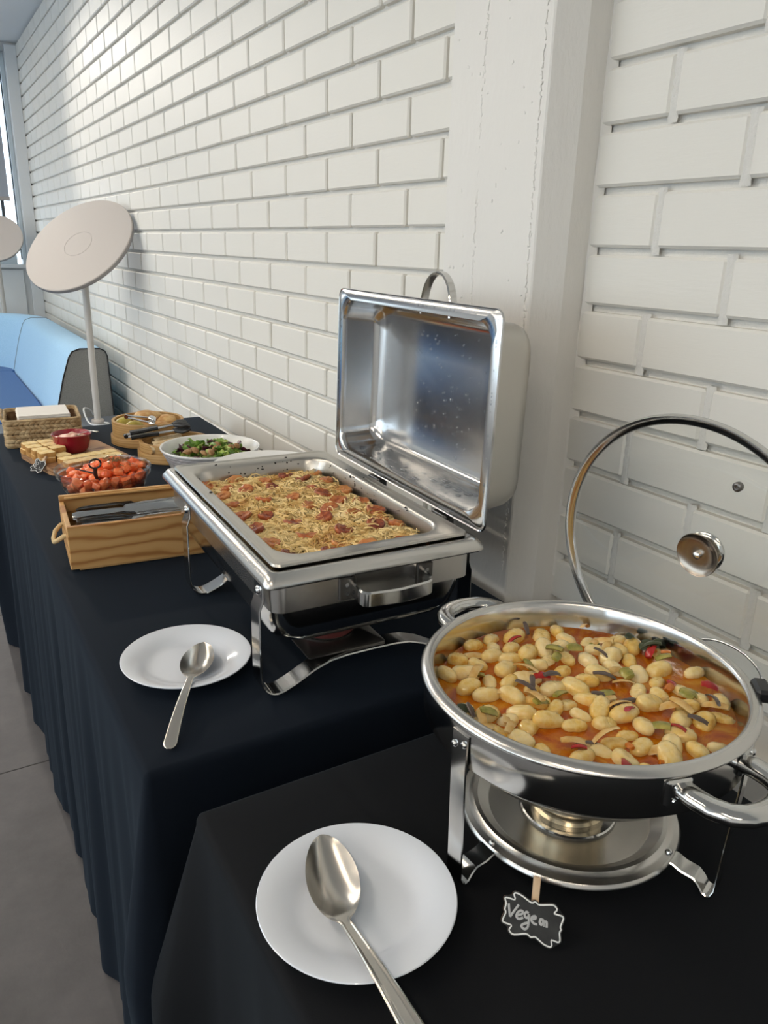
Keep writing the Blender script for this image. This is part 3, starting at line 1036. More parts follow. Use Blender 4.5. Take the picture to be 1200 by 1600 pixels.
for az in (184, 290, 58):
    a = math.radians(az)
    ca, sa = math.cos(a), math.sin(a)
    prof = [(.1662, .176), (.1666, .142), (.1650, .090), (.1630, .030), (.1624, .010), (.1600, .0028), (.1565, .0012), (.1520, .0026), (.1475, .0090), (.1420, .0140), (.1290, .0150), (.1205, .0185), (.1130, .0185)]
    l = MB().strap([(r * ca, r * sa, z) for r, z in prof], (-sa, ca, 0), .022, .0022).obj('leg', 'steel', rd, 30)
    for off in (-.0055, .0055):
        p = Vector((.1675 * ca - off * 1.2 * sa, .1675 * sa + off * 1.2 * ca, .164 + off * .5))
        MB().lathe([(0, .003), (.002, .0028), (.0034, .0014), (.0036, 0)], 10, rot=Euler((0, PI / 2, a), 'XYZ').to_matrix()).obj('screw', 'chrome', l, 40, loc=p)
    MB().lathe([(0, .003), (.0022, .0026), (.0036, .001), (.0038, -.003)], 10).obj('screw', 'chrome', l, 40, loc=(.1130 * ca, .1130 * sa, .0228))
for sg in (-1, 1):
    pts = []
    for u, w in ((-.040, .160), (-.041, .172), (-.040, .187), (-.034, .200), (-.023, .2085), (-.010, .212), (0, .2128)):
        pts.append((u, sg * (w + .002), .168 + (w - .16) * .05))
    pts += [(-x, y, z) for x, y, z in reversed(pts[:-1])]
    h = MB().tube(pts, .0100, 14, flat=(1.1, .85)).obj('handle', 'steel', rd, 60)
    for sx in (-1, 1):
        MB().box((sx * .046, sg * .1595, .168), (.026, .0055, .026), Euler((0, 0, -sx * sg * .28)).to_matrix(), ch=.002).obj('bracket', 'steel', h, 30, weld=False)
        for zz in (.161, .175):
            MB().lathe([(0, .002), (.002, .0016), (.0026, 0)], 10, rot=Euler((sg * -PI / 2, 0, 0)).to_matrix()).obj('rivet', 'chrome', h, 40, loc=(sx * .051, sg * .161, zz))
# wire that keeps the glass lid upright behind the bowl, with its black clip on the rim
wh = MB().tube([(.165, -.075, .150), (.185, -.078, .158)] + [(.190 + .010 * math.sin(a), -.030 - .050 * math.cos(a), .155 + .026 * math.sin(a)) for a in [PI * k / 16 for k in range(17)]] + [(.185, .018, .158), (.165, .015, .150)], .0016, 8).obj('lid_holder', 'chrome', rd, 60)
MB().box((.1320, -.1130, .1885), (.016, .030, .014), Euler((0, 0, -.72)).to_matrix(), ch=.003).obj('clip', 'black_plastic', wh, 30, weld=False)

fc2 = thing('fuel_can', 'brassy ringed fuel holder standing on the round steel tray', 'fuel can', (*RC, TZ + .0177))
MB().lathe([(0, 0), (.041, 0), (.041, .006), (.0385, .009), (.0385, .014), (.0395, .016), (.037, .019), (.037, .026), (.0385, .028), (.0365, .031), (.035, .038), (.033, .041), (.030, .041), (.028, .034), (0, .034)], 64).obj('can', 'brass', fc2, 30)
MB().lathe([(.0405, 0), (.0510, 0), (.0525, .0015), (.0510, .0028), (.0405, .0028)], 64).obj('base_ring', 'steel', fc2, 40)

# sauce and everything in it
b = MB()
rows = []
SZ = TZ + .1620
def sz(x, y):
    return .0018 * noise.noise(Vector((x * 35, y * 35, 5))) + .0008 * noise.noise(Vector((x * 110, y * 110, 6)))
for r in (.1512, .1495, .146, .138, .129, .119, .108, .096, .083, .069, .054, .038, .021, .0005):
    rows.append([(r * math.cos(a), r * math.sin(a), sz(r * math.cos(a), r * math.sin(a)) * min(1, (.152 - r) / .01)) for a in [2 * PI * j / 96 for j in range(96)]])
b.grid(rows, cu=True)
b.cap(rows[-1])
rows2 = [rows[0], [(p[0] * .975, p[1] * .975, -.016) for p in rows[0]]]
b.grid(rows2, cu=True, flip=True)
b.cap(rows2[1], True)
o = b.obj('tomato_sauce', 'sauce', angle=80, loc=(*RC, SZ))
tag(o, 'oily orange tomato sauce filling the round chafing dish', 'sauce', kind='stuff')

def gnocchi_mesh(seed):
    R_ = random.Random(seed)
    ridged = seed % 3 != 0
    bend = R_.uniform(-.25, .35)
    dent = R_.uniform(.0, .35)
    ph = R_.uniform(0, 6)
    L, Wd, Hh = R_.uniform(.0155, .0185), R_.uniform(.0095, .0115), R_.uniform(.0085, .0100)
    def fn(d):
        q = Vector((math.copysign(abs(d.x) ** .85, d.x), math.copysign(abs(d.y) ** .9, d.y), math.copysign(abs(d.z) ** .9, d.z)))
        k = 1 + .06 * noise.noise(d * 2.2 + Vector((seed, 0, 0)))
        p = Vector((q.x * L, q.y * Wd, q.z * Hh)) * k
        if ridged and d.z > -.2:
            g = .5 + .5 * math.cos(p.x / .0030 * 2 * PI * .62 + ph)
            p *= 1 - .10 * g * (1 - abs(d.x) ** 3)
        p.z -= dent * .006 * math.exp(-(p.x / .006) ** 2 - (p.y / .005) ** 2) if d.z > 0 else 0
        p.z -= bend * p.x * p.x * 18
        p.y += bend * .5 * p.x * p.x * 22
        return p
    return blob(32, 16, fn).mesh('gnocchi', 'gnocchi', 80)
gm = [gnocchi_mesh(s_) for s_ in range(8)]
R_ = random.Random(21)
pts = []
def sauce_gap(x, y):
    return noise.noise(Vector((x * 20 + 3.1, y * 20 + 1.7, 9))) > .12
tries = 0
while len(pts) < 96 and tries < 60000:
    tries += 1
    r = .143 * math.sqrt(R_.random())
    a = R_.uniform(0, 2 * PI)
    x, y = r * math.cos(a), r * math.sin(a)
    if sauce_gap(x, y) and R_.random() < .97:
        continue
    md = .0205 if tries < 15000 else .0170
    if all((x - q[0]) ** 2 + (y - q[1]) ** 2 > md ** 2 for q in pts):
        pts.append((x, y))
for k, (x, y) in enumerate(pts):
    s_ = R_.uniform(.72, 1.06)
    if math.hypot(x, y) > .130:
        s_ = min(s_, .8)
    o = place('gnocchi', gm[R_.randrange(8)], None, (RC[0] + x, RC[1] + y, SZ + R_.choice([-.002, .0, .002, .004])), (R_.uniform(-.35, .35), R_.uniform(-.3, .3), R_.uniform(0, 6.28)), (s_, s_, s_))
    if math.hypot(x, y) < .085:
        where = 'in the middle of the round dish'
    elif abs(x) > abs(y):
        where = 'at the wall side of the round dish by the glass lid' if x > 0 else 'at the aisle side of the round dish above its flat leg'
    else:
        where = 'at the far side of the round dish towards the rectangular dish' if y > 0 else 'at the near side of the round dish by the big handle'
    tag(o, 'plump yellow gnocchi ' + where, 'gnocchi', 'gnocchi in the round dish')
def chip(seed, L, Wd, T_, curl):
    """a bent piece of cut vegetable with thickness"""
    R2 = random.Random(seed)
    b = MB()
    rows = []
    for i in range(7):
        t = i / 6 - .5
        ww = Wd * (1 - 1.5 * abs(t) ** 3) * (1 + .15 * R2.uniform(-1, 1))
        z = curl * L * (.25 - t * t)
        rows.append([(t * L, -ww / 2, z), (t * L, -ww * .3, z + T_ * .5), (t * L, ww * .3, z + T_ * .5), (t * L, ww / 2, z), (t * L, ww * .3, z - T_ * .5), (t * L, -ww * .3, z - T_ * .5)])
    b.grid(rows, cu=True)
    b.cap(rows[0], True)
    b.cap(rows[-1])
    return b
VEG = [('red_pepper', 'pepper_red', 9, .017, .010, .003, .5, 'glossy red pepper piece among the gnocchi', 'vegetable', 'red pepper pieces in the stew'),
       ('courgette_piece', 'courgette', 16, .019, .013, .004, .3, 'soft green vegetable piece among the gnocchi', 'vegetable', 'green pieces in the stew'),
       ('aubergine_strip', 'aubergine', 13, .024, .006, .002, .5, 'dark purple skinned vegetable strip among the gnocchi', 'vegetable', 'dark strips in the stew'),
       ('onion_strip', 'onion', 24, .028, .009, .0022, .45, 'pale cooked onion strip lying in the sauce', 'vegetable', 'onion strips in the stew'),
       ('carrot_piece', 'carrot', 7, .011, .008, .004, .2, 'small orange carrot piece in the sauce', 'vegetable', 'carrot pieces in the stew'),
       ('dark_herb', 'broccoli', 7, .020, .010, .003, .6, 'dark green herb scrap at the edge of the sauce', 'herb', 'herb scraps in the stew')]
for nm, mt, n, L, Wd, T_, cu, lab, cat, grp in VEG:
    ms = [chip(s_ + 100, L, Wd, T_, cu).mesh(nm, mt, 50) for s_ in range(3)]
    for k in range(n):
        r = (.133 + .010 * R_.random()) if nm == 'dark_herb' else .138 * math.sqrt(R_.random())
        a = R_.choice([2.9, 3.1, 5.9, 6.2, .2, .35, 1.2]) + R_.uniform(-.1, .1) if nm == 'dark_herb' else R_.uniform(0, 6.28)
        s_ = R_.uniform(.75, 1.15)
        o = place(nm, ms[k % 3], None, (RC[0] + r * math.cos(a), RC[1] + r * math.sin(a), SZ + R_.choice([.002, .004, .007, .010, .012])), (R_.uniform(-.5, .5), R_.uniform(-.4, .4), R_.uniform(0, 6.28)), (s_, s_, s_))
        tag(o, lab, cat, grp)

# glass lid standing behind the bowl
ln = Vector((.983, .087, .10)).normalized()
rq = Vector((0, 0, 1)).rotation_difference(ln)
gl = thing('pot_cover', 'round steel-rimmed glass lid standing upright behind the round dish', 'lid', (.714, .522, 1.017), rot=rq.to_euler())
gl.location.z = 1.017
rows = []
def dome(r):
    return .006 + .034 * (1 - (r / .163) ** 2.2)
prof = [(r, dome(r)) for r in (.1635, .160, .155, .148, .138, .124, .108, .09, .07, .05, .03, .012, .0002)]
MB().lathe(prof, 96).obj('glass', 'lid_glass', gl, 80)
MB().lathe([(.1625, .004), (.1685, .001), (.1710, .000), (.1722, .002), (.1722, .0085), (.1705, .0110), (.1655, .0115), (.1615, .0090), (.1610, .0065), (.1625, .004)], 128).obj('rim', 'steel', gl, 60)
MB().lathe([(0, .058), (.016, .058), (.0225, .054), (.024, .050), (.021, .047), (.012, .045), (.010, .0405), (.012, .0395)], 40).obj('knob', 'steel', gl, 40)
MB().lathe([(.0002, .0345), (.004, .0345), (.0042, .0365), (.010, .0372), (.018, .0362), (.0245, .0340), (.0262, .0325), (.0268, .0340), (.025, .0365), (.012, .0392)], 48).obj('washer', 'washer', gl, 40)
MB().lathe([(0, .0300), (.0025, .0302), (.0045, .0318), (.0050, .0345), (.0050, .037)], 16).obj('screw', 'chrome', gl, 40)
vq = rq.inverted() @ (Vector((.7209, .4787, 1.1172)) - Vector((.714, .522, 1.017)))
g = MB().lathe([(.0018, .004), (.0035, .0045), (.0052, .003), (.0054, 0), (.0054, -.002), (.0035, -.0035), (.0018, -.003), (.0018, .004)], 24).obj('vent', 'dark_steel', gl, 60, loc=(vq.x, vq.y, dome(math.hypot(vq.x, vq.y)) - .001))

# ---------------------------------------------------------------- plates and spoons
PL = MB().lathe([(0, .0025), (.030, .0025), (.050, .0030), (.058, .0050), (.066, .0088), (.079, .0138), (.0925, .0170), (.0945, .0178), (.0950, .0190), (.0942, .0198), (.0920, .0196), (.079, .0164), (.068, .0118), (.0610, .0082), (.0555, .0060), (.049, .0051), (.030, .0050), (0, .0050)], 96)
# foot ring closed underneath
PL.lathe([(.046, .0040), (.047, 0), (.050, 0), (.051, .0045)], 96)
pm = PL.mesh('dinner_plate', 'china', 50)
tag(place('side_plate', pm, None, (.284, .497, TZ)), 'white side plate under the big serving spoon on the black cloth', 'plate', 'white side plates for spoons')
tag(place('side_plate', pm, None, (.279, 1.014, TZ)), 'white side plate with a short spoon on the navy cloth by the crate', 'plate', 'white side plates for spoons')

def spoon(name, label, tip, neck, end, bw, bdepth, hw, th, roll, groove, endr):
    """spoon from three world points: bowl tip, neck, handle end; one continuous surface with its back"""
    tip, neck, end = Vector(tip), Vector(neck), Vector(end)
    Lb = (neck - tip).length
    Lh = (end - neck).length
    sup, slo = [], []
    N1, N2 = 32, 44
    prof = []
    for i in range(N1 + 1):
        t = (i / N1) ** 1.5
        w = bw * (math.sin(PI * t ** 1.08) ** .46) if 0 < t < 1 else 0
        w = max(w, hw[0] * (1 if t > .5 else 0) * max(0, (t - .5) * 2) ** 2, .0006)
        dp = bdepth * max(0, math.sin(PI * min(1, t / .93))) ** .8
        prof.append((tip.lerp(neck, t), w, dp, 0))
    for i in range(1, N2 + 1):
        t = i / N2
        w = hw[0] + (hw[1] - hw[0]) * (t ** 1.25)
        if t > .93:
            w *= max(.25, math.sqrt(max(0, 1 - ((t - .93) / .07) ** 2))) if endr else 1
        p = neck.lerp(end, t)
        p = p + Vector((0, 0, .006 * math.sin(PI * t)))
        prof.append((p, w, 0, 1))
    tops, bots = [], []
    fwd = (end - tip)
    fwd.z = 0
    fwd.normalize()
    side = Vector((-fwd.y, fwd.x, 0))
    side = Matrix.Rotation(roll, 3, fwd) @ side
    upv = fwd.cross(side)
    if upv.z < 0:
        upv = -upv
    K = 12
    for p, w, dp, hnd in prof:
        tr, br = [], []
        for j in range(K + 1):
            s_ = j / K * 2 - 1
            dz = -dp * (1 - abs(s_) ** 2.2)
            if hnd and groove:
                dz += .0009 * (1 if abs(s_) > .62 else -.2) * (1 if abs(s_) < .93 else .2)
            tt = th * (1 if abs(s_) < .95 else .45)
            q = p + side * (s_ * w) + upv * dz
            tr.append(q + upv * tt / 2)
            br.append(q - upv * tt / 2)
        tops.append(tr + list(reversed(br)))
    b = MB()
    b.grid(tops, cu=True)
    b.cap(tops[0], True)
    b.cap(tops[-1])
    return tag(b.obj(name, 'spoon_steel', angle=45), label, 'spoon')
spoon('serving_spoon', 'large worn serving spoon lying on the white plate on the black cloth', (.2825, .572, .7805), (.2585, .474, .7715), (.253, .300, .772), .0258, .0125, (.0055, .0125), .0018, .0, True, True)
spoon('serving_spoon', 'short flat-handled spoon resting on the white plate on the navy cloth', (.310, 1.028, .7745), (.264, .946, .7715), (.1965, .823, .7535), .0235, .0115, (.0048, .0088), .0020, .0, False, True)

# ---------------------------------------------------------------- little chalkboard signs
def smooth_closed(poly, n=3):
    out = []
    k = len(poly)
    for i in range(k):
        p0, p1, p2, p3 = [Vector((*poly[(i + d) % k], 0)) for d in (-1, 0, 1, 2)]
        for j in range(n):
            t = j / n
            q = .5 * ((2 * p1) + (p2 - p0) * t + (2 * p0 - 5 * p1 + 4 * p2 - p3) * t * t + (3 * p1 - p0 - 3 * p2 + p3) * t ** 3)
            out.append((q.x, q.y))
    return out
def smooth_open(poly, n=5):
    if len(poly) < 3:
        return [poly[0], ((poly[0][0] + poly[1][0]) / 2, (poly[0][1] + poly[1][1]) / 2), poly[1]]
    out = []
    k = len(poly)
    for i in range(k - 1):
        p0, p1, p2, p3 = [Vector((*poly[max(0, min(k - 1, i + d))], 0)) for d in (-1, 0, 1, 2)]
        for j in range(n):
            t = j / n
            q = .5 * ((2 * p1) + (p2 - p0) * t + (2 * p0 - 5 * p1 + 4 * p2 - p3) * t * t + (3 * p1 - p0 - 3 * p2 + p3) * t ** 3)
            out.append((q.x, q.y))
    out.append(poly[-1])
    return out
def sign(label, org, nrm, outline, strokes, peg, grow, line, pen):
    n_ = Vector(nrm).normalized()
    ex = Vector((0, 0, 1)).cross(n_).normalized()
    ey = n_.cross(ex)
    rot = Matrix((ex, ey, n_)).transposed()
    t = thing('chalkboard_sign', label, 'sign', org, rot=rot.to_euler())
    inner = smooth_closed(outline, 3)
    cx = sum(p[0] for p in inner) / len(inner)
    cy = sum(p[1] for p in inner) / len(inner)
    k = len(inner)
    outer = []
    for i in range(k):
        a, b_ = Vector((*inner[i - 1], 0)), Vector((*inner[(i + 1) % k], 0))
        tg = (b_ - a).normalized()
        nn = Vector((tg.y, -tg.x, 0))
        if nn.dot(Vector((inner[i][0] - cx, inner[i][1] - cy, 0))) < 0:
            nn = -nn
        outer.append((inner[i][0] + nn.x * grow, inner[i][1] + nn.y * grow))
    bd = MB().prism(outer, -.0030, -.0002).obj('board', 'edge_wood', t, 30)
    MB().prism(outer, -.0002, .0000).obj('board_face', 'slate', t, None)
    MB().tube([(x, y, .0002) for x, y in inner], line, 6, closed=True, flat=(1, .5), up=Vector((0, 0, 1))).obj('border_line', 'white_paint', t, 60)
    b = MB()
    for s_ in strokes:
        b.tube([(x, y, .0001) for x, y in smooth_open(s_)], pen, 6, flat=(1, .35))
    b.obj('lettering', 'chalk', t, 60, weld=False)
    (xa, ya), (xb, yb) = peg
    d = Vector((xb - xa, yb - ya, 0))
    pg = MB()
    for off in (-.0052, -.0098):
        c = Vector((xa, ya, 0)) + d * .12
        pg.box((c.x, c.y, off), (.0062, d.length * 1.75, .0036), Euler((0, 0, -math.atan2(d.x, d.y))).to_matrix(), ch=.0006)
    pg.obj('clothes_peg', 'peg_wood', t, 30, weld=False)
    return t
OUT1 = [(-0.0277, 0.0355), (-0.0257, 0.0363), (-0.0186, 0.0352), (-0.0195, 0.0394), (-0.0175, 0.0408), (-0.0116, 0.0386), (-0.0037, 0.0339), (0.0002, 0.0348), (0.0042, 0.0325), (0.0159, 0.0335), (0.0194, 0.0313), (0.0198, 0.0292), (0.0174, 0.0266), (0.0244, 0.025), (0.0256, 0.0227), (0.023, 0.0162), (0.0236, 0.0138), (0.0221, 0.0112), (0.0225, 0.0051), (0.0205, 0.0034), (0.0148, 0.0047), (0.0152, 0.0006), (0.0133, -0.0009), (0.0075, 0.001), (0.0005, 0.0059), (-0.0037, 0.0055), (-0.008, 0.0079), (-0.0188, 0.0064), (-0.0227, 0.0084), (-0.0232, 0.0108), (-0.0215, 0.0137), (-0.0284, 0.0156), (-0.0294, 0.0179), (-0.0268, 0.0238), (-0.0277, 0.0266), (-0.0266, 0.0316)]
STR1 = [[(-0.0242, 0.0315), (-0.0229, 0.0206)], [(-0.0229, 0.0206), (-0.015, 0.0312)], [(-0.0168, 0.0222), (-0.0121, 0.0237), (-0.011, 0.0255), (-0.0133, 0.0264), (-0.0164, 0.024), (-0.0168, 0.0208), (-0.0144, 0.0196), (-0.0109, 0.0209)], [(-0.0059, 0.0249), (-0.0079, 0.0258), (-0.0094, 0.0239), (-0.009, 0.0215), (-0.0066, 0.0213), (-0.0055, 0.0242)], [(-0.0055, 0.0242), (-0.0058, 0.0165), (-0.0073, 0.0125), (-0.01, 0.0116), (-0.0124, 0.0138), (-0.0104, 0.0157), (-0.0058, 0.0172)], [(-0.0035, 0.0202), (0.0004, 0.0212), (-0.0, 0.0229), (-0.0028, 0.022), (-0.0031, 0.0188), (-0.0004, 0.0166), (0.002, 0.0165)], [(0.007, 0.0204), (0.005, 0.0209), (0.0043, 0.0181), (0.0058, 0.0164), (0.0078, 0.0191), (0.007, 0.0204), (0.0082, 0.0149)], [(0.0082, 0.0149), (0.0085, 0.0188), (0.0105, 0.0189), (0.0105, 0.0144)]]
sign('small scalloped chalkboard sign reading Vegan, leaning under the round dish', (.405, .381, .7540), (-.45, -.62, .64), OUT1, STR1, ((.0009, .0354), (.0028, .0558)), .0016, .00068, .00105)
OUT2 = [(-0.0192, 0.0039), (-0.0181, 0.0088), (-0.0214, 0.0126), (-0.0194, 0.0167), (-0.0147, 0.0178), (-0.0157, 0.0218), (-0.0124, 0.0252), (-0.013, 0.0308), (-0.0123, 0.0373), (-0.0059, 0.0389), (-0.0016, 0.0338), (0.0043, 0.0317), (0.0137, 0.0339), (0.0145, 0.0291), (0.0173, 0.0252), (0.0151, 0.0186), (0.0117, 0.008), (0.0087, 0.0014), (0.0043, 0.0012), (0.0017, -0.0010), (-0.005, 0.0047), (-0.0111, 0.0047)]
STR2 = [[(-0.0123, 0.0341), (-0.0074, 0.0359), (-0.0098, 0.0301), (-0.0092, 0.0245), (-0.0114, 0.0212)], [(-0.0058, 0.0296), (-0.002, 0.0233), (-0.0084, 0.0214), (-0.0075, 0.015)], [(-0.0125, 0.0195), (-0.012, 0.0147), (-0.0065, 0.011), (-0.0024, 0.0096)], [(0.0013, 0.0283), (0.0027, 0.026)], [(0.003, 0.0156), (0.0023, 0.0091), (0.0066, 0.0069), (0.0096, 0.0103)]]
sign('small scalloped chalkboard sign with scrawled letters leaning on the bread board', (.2275, 2.168, .7570), (-.45, -.62, .64), OUT2, STR2, ((.0054, .035), (.0098, .051)), .0010, .0008, .0009)

# ---------------------------------------------------------------- pine crate of knives
cr = thing('wooden_crate', 'pale pine crate with rope handles full of knives', 'crate', (.1905, 1.4505, TZ), -.085)
LX, LY, LZ, TH = .262, .200, .090, .009
def pbox(name, c, d, mtl, parent, ch=.0012):
    return MB().box(c, d, ch=ch).obj(name, mtl, parent, None, weld=False)
pbox('side_panel', (LX / 2, TH / 2, LZ / 2 + .002), (LX, TH, LZ - .004), 'pine', cr)
pbox('side_panel', (LX / 2, LY - TH / 2, LZ / 2 + .004), (LX, TH, LZ), 'pine', cr)
pbox('lip', (LX / 2, LY - TH - .003, LZ - .001), (LX - .02, .006, .005), 'pine', cr)
for x in (TH / 2, LX - TH / 2):
    e = pbox('end_panel', (x, LY / 2, LZ / 2 - .003), (TH, LY - 2 * TH - .0006, LZ - .010), 'pine', cr)
pbox('bottom_panel', (LX / 2 + .004, LY / 2, .004), (LX - .022, LY - .004, .0075), 'pine', cr)
for sx, x in ((-1, 0), (1, LX)):
    pts = [(x - sx * .004, LY / 2 - .036, .052), (x + sx * .004, LY / 2 - .036, .051), (x + sx * .016, LY / 2 - .029, .041), (x + sx * .021, LY / 2 - .012, .033), (x + sx * .021, LY / 2 + .012, .033), (x + sx * .016, LY / 2 + .029, .041), (x + sx * .004, LY / 2 + .036, .051), (x - sx * .004, LY / 2 + .036, .052)]
    MB().tube([p for p in [Vector((a[0], a[1], a[2])) for a in pts]], .0046, 8).obj('rope_handle', 'rope', cr, 60)
def knife_mesh():
    b = MB()
    rows = []
    for t, w, th in ((0, .004, .003), (.01, .0065, .0045), (.04, .0062, .0048), (.085, .0052, .004), (.100, .0045, .0032), (.106, .0085, .0016), (.130, .0095, .0013), (.180, .0100, .0012), (.205, .0088, .0011), (.216, .0040, .0010)):
        c = .002 if t > .103 else 0
        rows.append([(t, -w + c, 0), (t, -w * .6 + c, th / 2), (t, w * .7 + c, th / 2), (t, w + c, 0), (t, w * .7 + c, -th / 2), (t, -w * .6 + c, -th / 2)])
    b.grid(rows, cu=True)
    b.cap(rows[0], True)
    b.cap(rows[-1])
    return b.mesh('table_knife', 'knife_steel', 40)
km = knife_mesh()
zc = .0125
KN = [(0, 18), (1, 30), (2, 44), (3, 60), (4, 78), (5, 96), (6, 112), (7, 130), (8, 148), (9, 166)]
for lay in range(3):
    for k in range(8):
        y = .024 + k * .0215 + rnd.uniform(-.003, .003)
        fl = rnd.random() < (.3 if lay < 2 else .1)
        lx = .018 + rnd.uniform(0, .010)
        an = rnd.uniform(-.05, .05)
        m4 = Matrix.Translation((.1905, 1.4505, TZ)) @ Matrix.Rotation(-.085, 4, 'Z') @ Matrix.Translation((lx if not fl else lx + .218, max(.024, min(.176, y)), .0200 + lay * .0215 + (.005 if k % 2 else 0))) @ Matrix.Rotation(an + (PI if fl else 0), 4, 'Z') @ Matrix.Rotation(rnd.choice([.35, 1.0, 1.2, 1.4]) + rnd.uniform(-.1, .1), 4, 'X')
        o = place('table_knife', km)
        o.matrix_world = m4
        tag(o, 'plain steel table knife lying among others in the pine crate', 'knife', 'knives in the pine crate')

# ---------------------------------------------------------------- glass bowl of salmon
SB = (.349, 1.905)
gb = thing('glass_bowl', 'round clear glass bowl with a stepped rim full of salmon cubes', 'bowl', (*SB, TZ))
MB().lathe([(0, .002), (.060, .002), (.078, .006), (.092, .018), (.100, .036), (.104, .052), (.1045, .056), (.110, .058), (.1115, .066), (.1130, .074), (.1115, .0755), (.1095, .073), (.108, .063), (.102, .060), (.0990, .038), (.0905, .021), (.077, .0095), (.060, .006), (0, .006)], 96).obj('bowl', 'bowl_glass', gb, 50)
def salmon_mesh(seed):
    R2 = random.Random(seed)
    def fn(d):
        p = Vector([math.copysign(abs(c) ** .42, c) for c in d])
        p = Vector((p.x * .0135, p.y * .0105, p.z * .0095))
        return p * (1 + .22 * noise.noise(d * 1.6 + Vector((seed * 3, 0, 0))))
    return blob(12, 8, fn).mesh('salmon_cube', 'salmon', 60)
sm_ = [salmon_mesh(s_) for s_ in range(6)]
R_ = random.Random(5)
spots = []
for zl, rmax, n in ((.018, .066, 16), (.034, .082, 30), (.050, .088, 36), (.064, .064, 20), (.074, .036, 8)):
    cnt = 0
    for tr in range(4000):
        r, a = rmax * math.sqrt(R_.random()), R_.uniform(0, 6.28)
        x, y = r * math.cos(a), r * math.sin(a)
        if zl > .06:
            x, y = x + .030, y + .014
        if all(abs(q[2] - zl) > .004 or math.hypot(x - q[0], y - q[1]) > .0165 for q in spots):
            spots.append((x, y, zl))
            cnt += 1
        if cnt >= n:
            break
for k, (x, y, z) in enumerate(spots):
    s_ = R_.uniform(.8, 1.1)
    o = place('salmon_cube', sm_[k % 6], None, (SB[0] + x, SB[1] + y, TZ + z + R_.uniform(-.003, .003)), (R_.uniform(-.6, .6), R_.uniform(-.6, .6), R_.uniform(0, 6.28)), (s_, s_, s_))
    tag(o, 'raw orange salmon cube heaped in the clear glass bowl', 'salmon', 'salmon cubes in the glass bowl')
hb = MB()
for k in range(260):
    x, y = R_.gauss(.034, .016), R_.gauss(.010, .016)
    best = max([q[2] for q in spots if math.hypot(q[0] - x, q[1] - y) < .014] or [.05])
    hb.box((x, y, best + .0115 + R_.uniform(-.001, .0025)), (R_.uniform(.002, .006), .0012, .0007), Euler((R_.uniform(-.5, .5), R_.uniform(-.5, .5), R_.uniform(0, 3.1))).to_matrix())
tag(hb.obj('herb_sprinkle', 'herb', angle=None, weld=False, loc=(*SB, TZ)), 'dried herbs sprinkled on the salmon heap', 'herbs', kind='stuff')
# dark ring-handled tongs stuck in the salmon
tg = thing('salad_tongs', 'dark ring-handled tongs stuck in the bowl of salmon', 'tongs', (.319, 1.853, .822))
ring = [(.0 + .013 * math.cos(a), -.014 - .004 * math.sin(a) * .5, .030 + .0115 * math.sin(a)) for a in [2 * PI * k / 24 for k in range(24)]]
MB().tube(ring, .0022, 8, closed=True).obj('ring', 'black_plastic', tg, 60)
MB().tube([(0, -.013, .019), (0, -.006, .004), (.004, .004, -.010), (.012, .018, -.022)], [.0045, .005, .004, .003], 10).obj('arm', 'black_plastic', tg, 60)
MB().tube([(0, -.006, .004), (-.018, .002, .009), (-.040, .020, .014)], [.0025, .002, .0016], 8).obj('second_arm', 'black_plastic', tg, 60)

# ---------------------------------------------------------------- bread board, toasts, red bowl
bdr = .21
bd = tag(MB().prism([(p.x, p.y) for p in rrect(.112, .132, .03, 0, 6)], 0, .021).obj('bread_board', 'board_wood', angle=40, loc=(.343, 2.276, TZ), rot=(0, 0, bdr)), 'brown wooden board carrying the toasts and the red bowl', 'board')
def toast_mesh(L, Wd, H):
    crust = MB()
    sec = [rrect(L / 2, Wd / 2, .006, z, 3) for z in (0, H)]
    mid = rrect(L / 2 * 1.03, Wd / 2 * 1.03, .006, H / 2, 3)
    crust.grid([sec[0], mid, sec[1]], cu=True)
    crust.cap(sec[0], True)
    a = crust.mesh('crust', 'crust', 40)
    t = MB()
    t.cap(rrect(L / 2, Wd / 2, .006, H, 3))
    t.grid([rrect(L / 2, Wd / 2, .006, H, 3), rrect(L / 2 * .93, Wd / 2 * .93, .005, H + .0012, 3)], cu=True)
    t.cap(rrect(L / 2 * .93, Wd / 2 * .93, .005, H + .0012, 3))
    b = t.mesh('crumb', 'toast', 40)
    return a, b
ta, tb = toast_mesh(.0405, .0345, .0135)
def toast(x, y, z, rz, label, grp):
    t = thing('toast', label, 'toast', (x, y, z), rz, grp)
    place('crust', ta, t)
    place('crumb', tb, t)
B0 = TZ + .0212
LA, GA = 'small golden toast in the two-layer pile beside the red bowl', 'toasts piled beside the red bowl'
for lay in range(2):
    for i in range(4):
        for j in range(2):
            u, w = -.089 + j * .044, .088 - i * .041
            if i == 3 and j == 1 and lay == 1:
                continue
            x = .338 + u * math.cos(bdr) - w * math.sin(bdr)
            y = 2.262 + u * math.sin(bdr) + w * math.cos(bdr)
            toast(x + rnd.uniform(-.002, .002), y + rnd.uniform(-.002, .002), B0 + lay * .0140, bdr + rnd.uniform(-.10, .10), LA, GA)
LB, GB = 'small golden toast lying in the row before the red bowl', 'toasts in the row before the red bowl'
for i in range(4):
    for j in range(2):
        x, y = .306 + i * .0385 + j * .007, 2.172 + i * .011 - j * .0385
        toast(x, y, B0 + (.0002 if j else .0008), .28 + rnd.uniform(-.06, .06), LB, GB)
rb = thing('ramekin', 'dark red round bowl of pink spread on the wooden board', 'bowl', (.343, 2.302, B0))
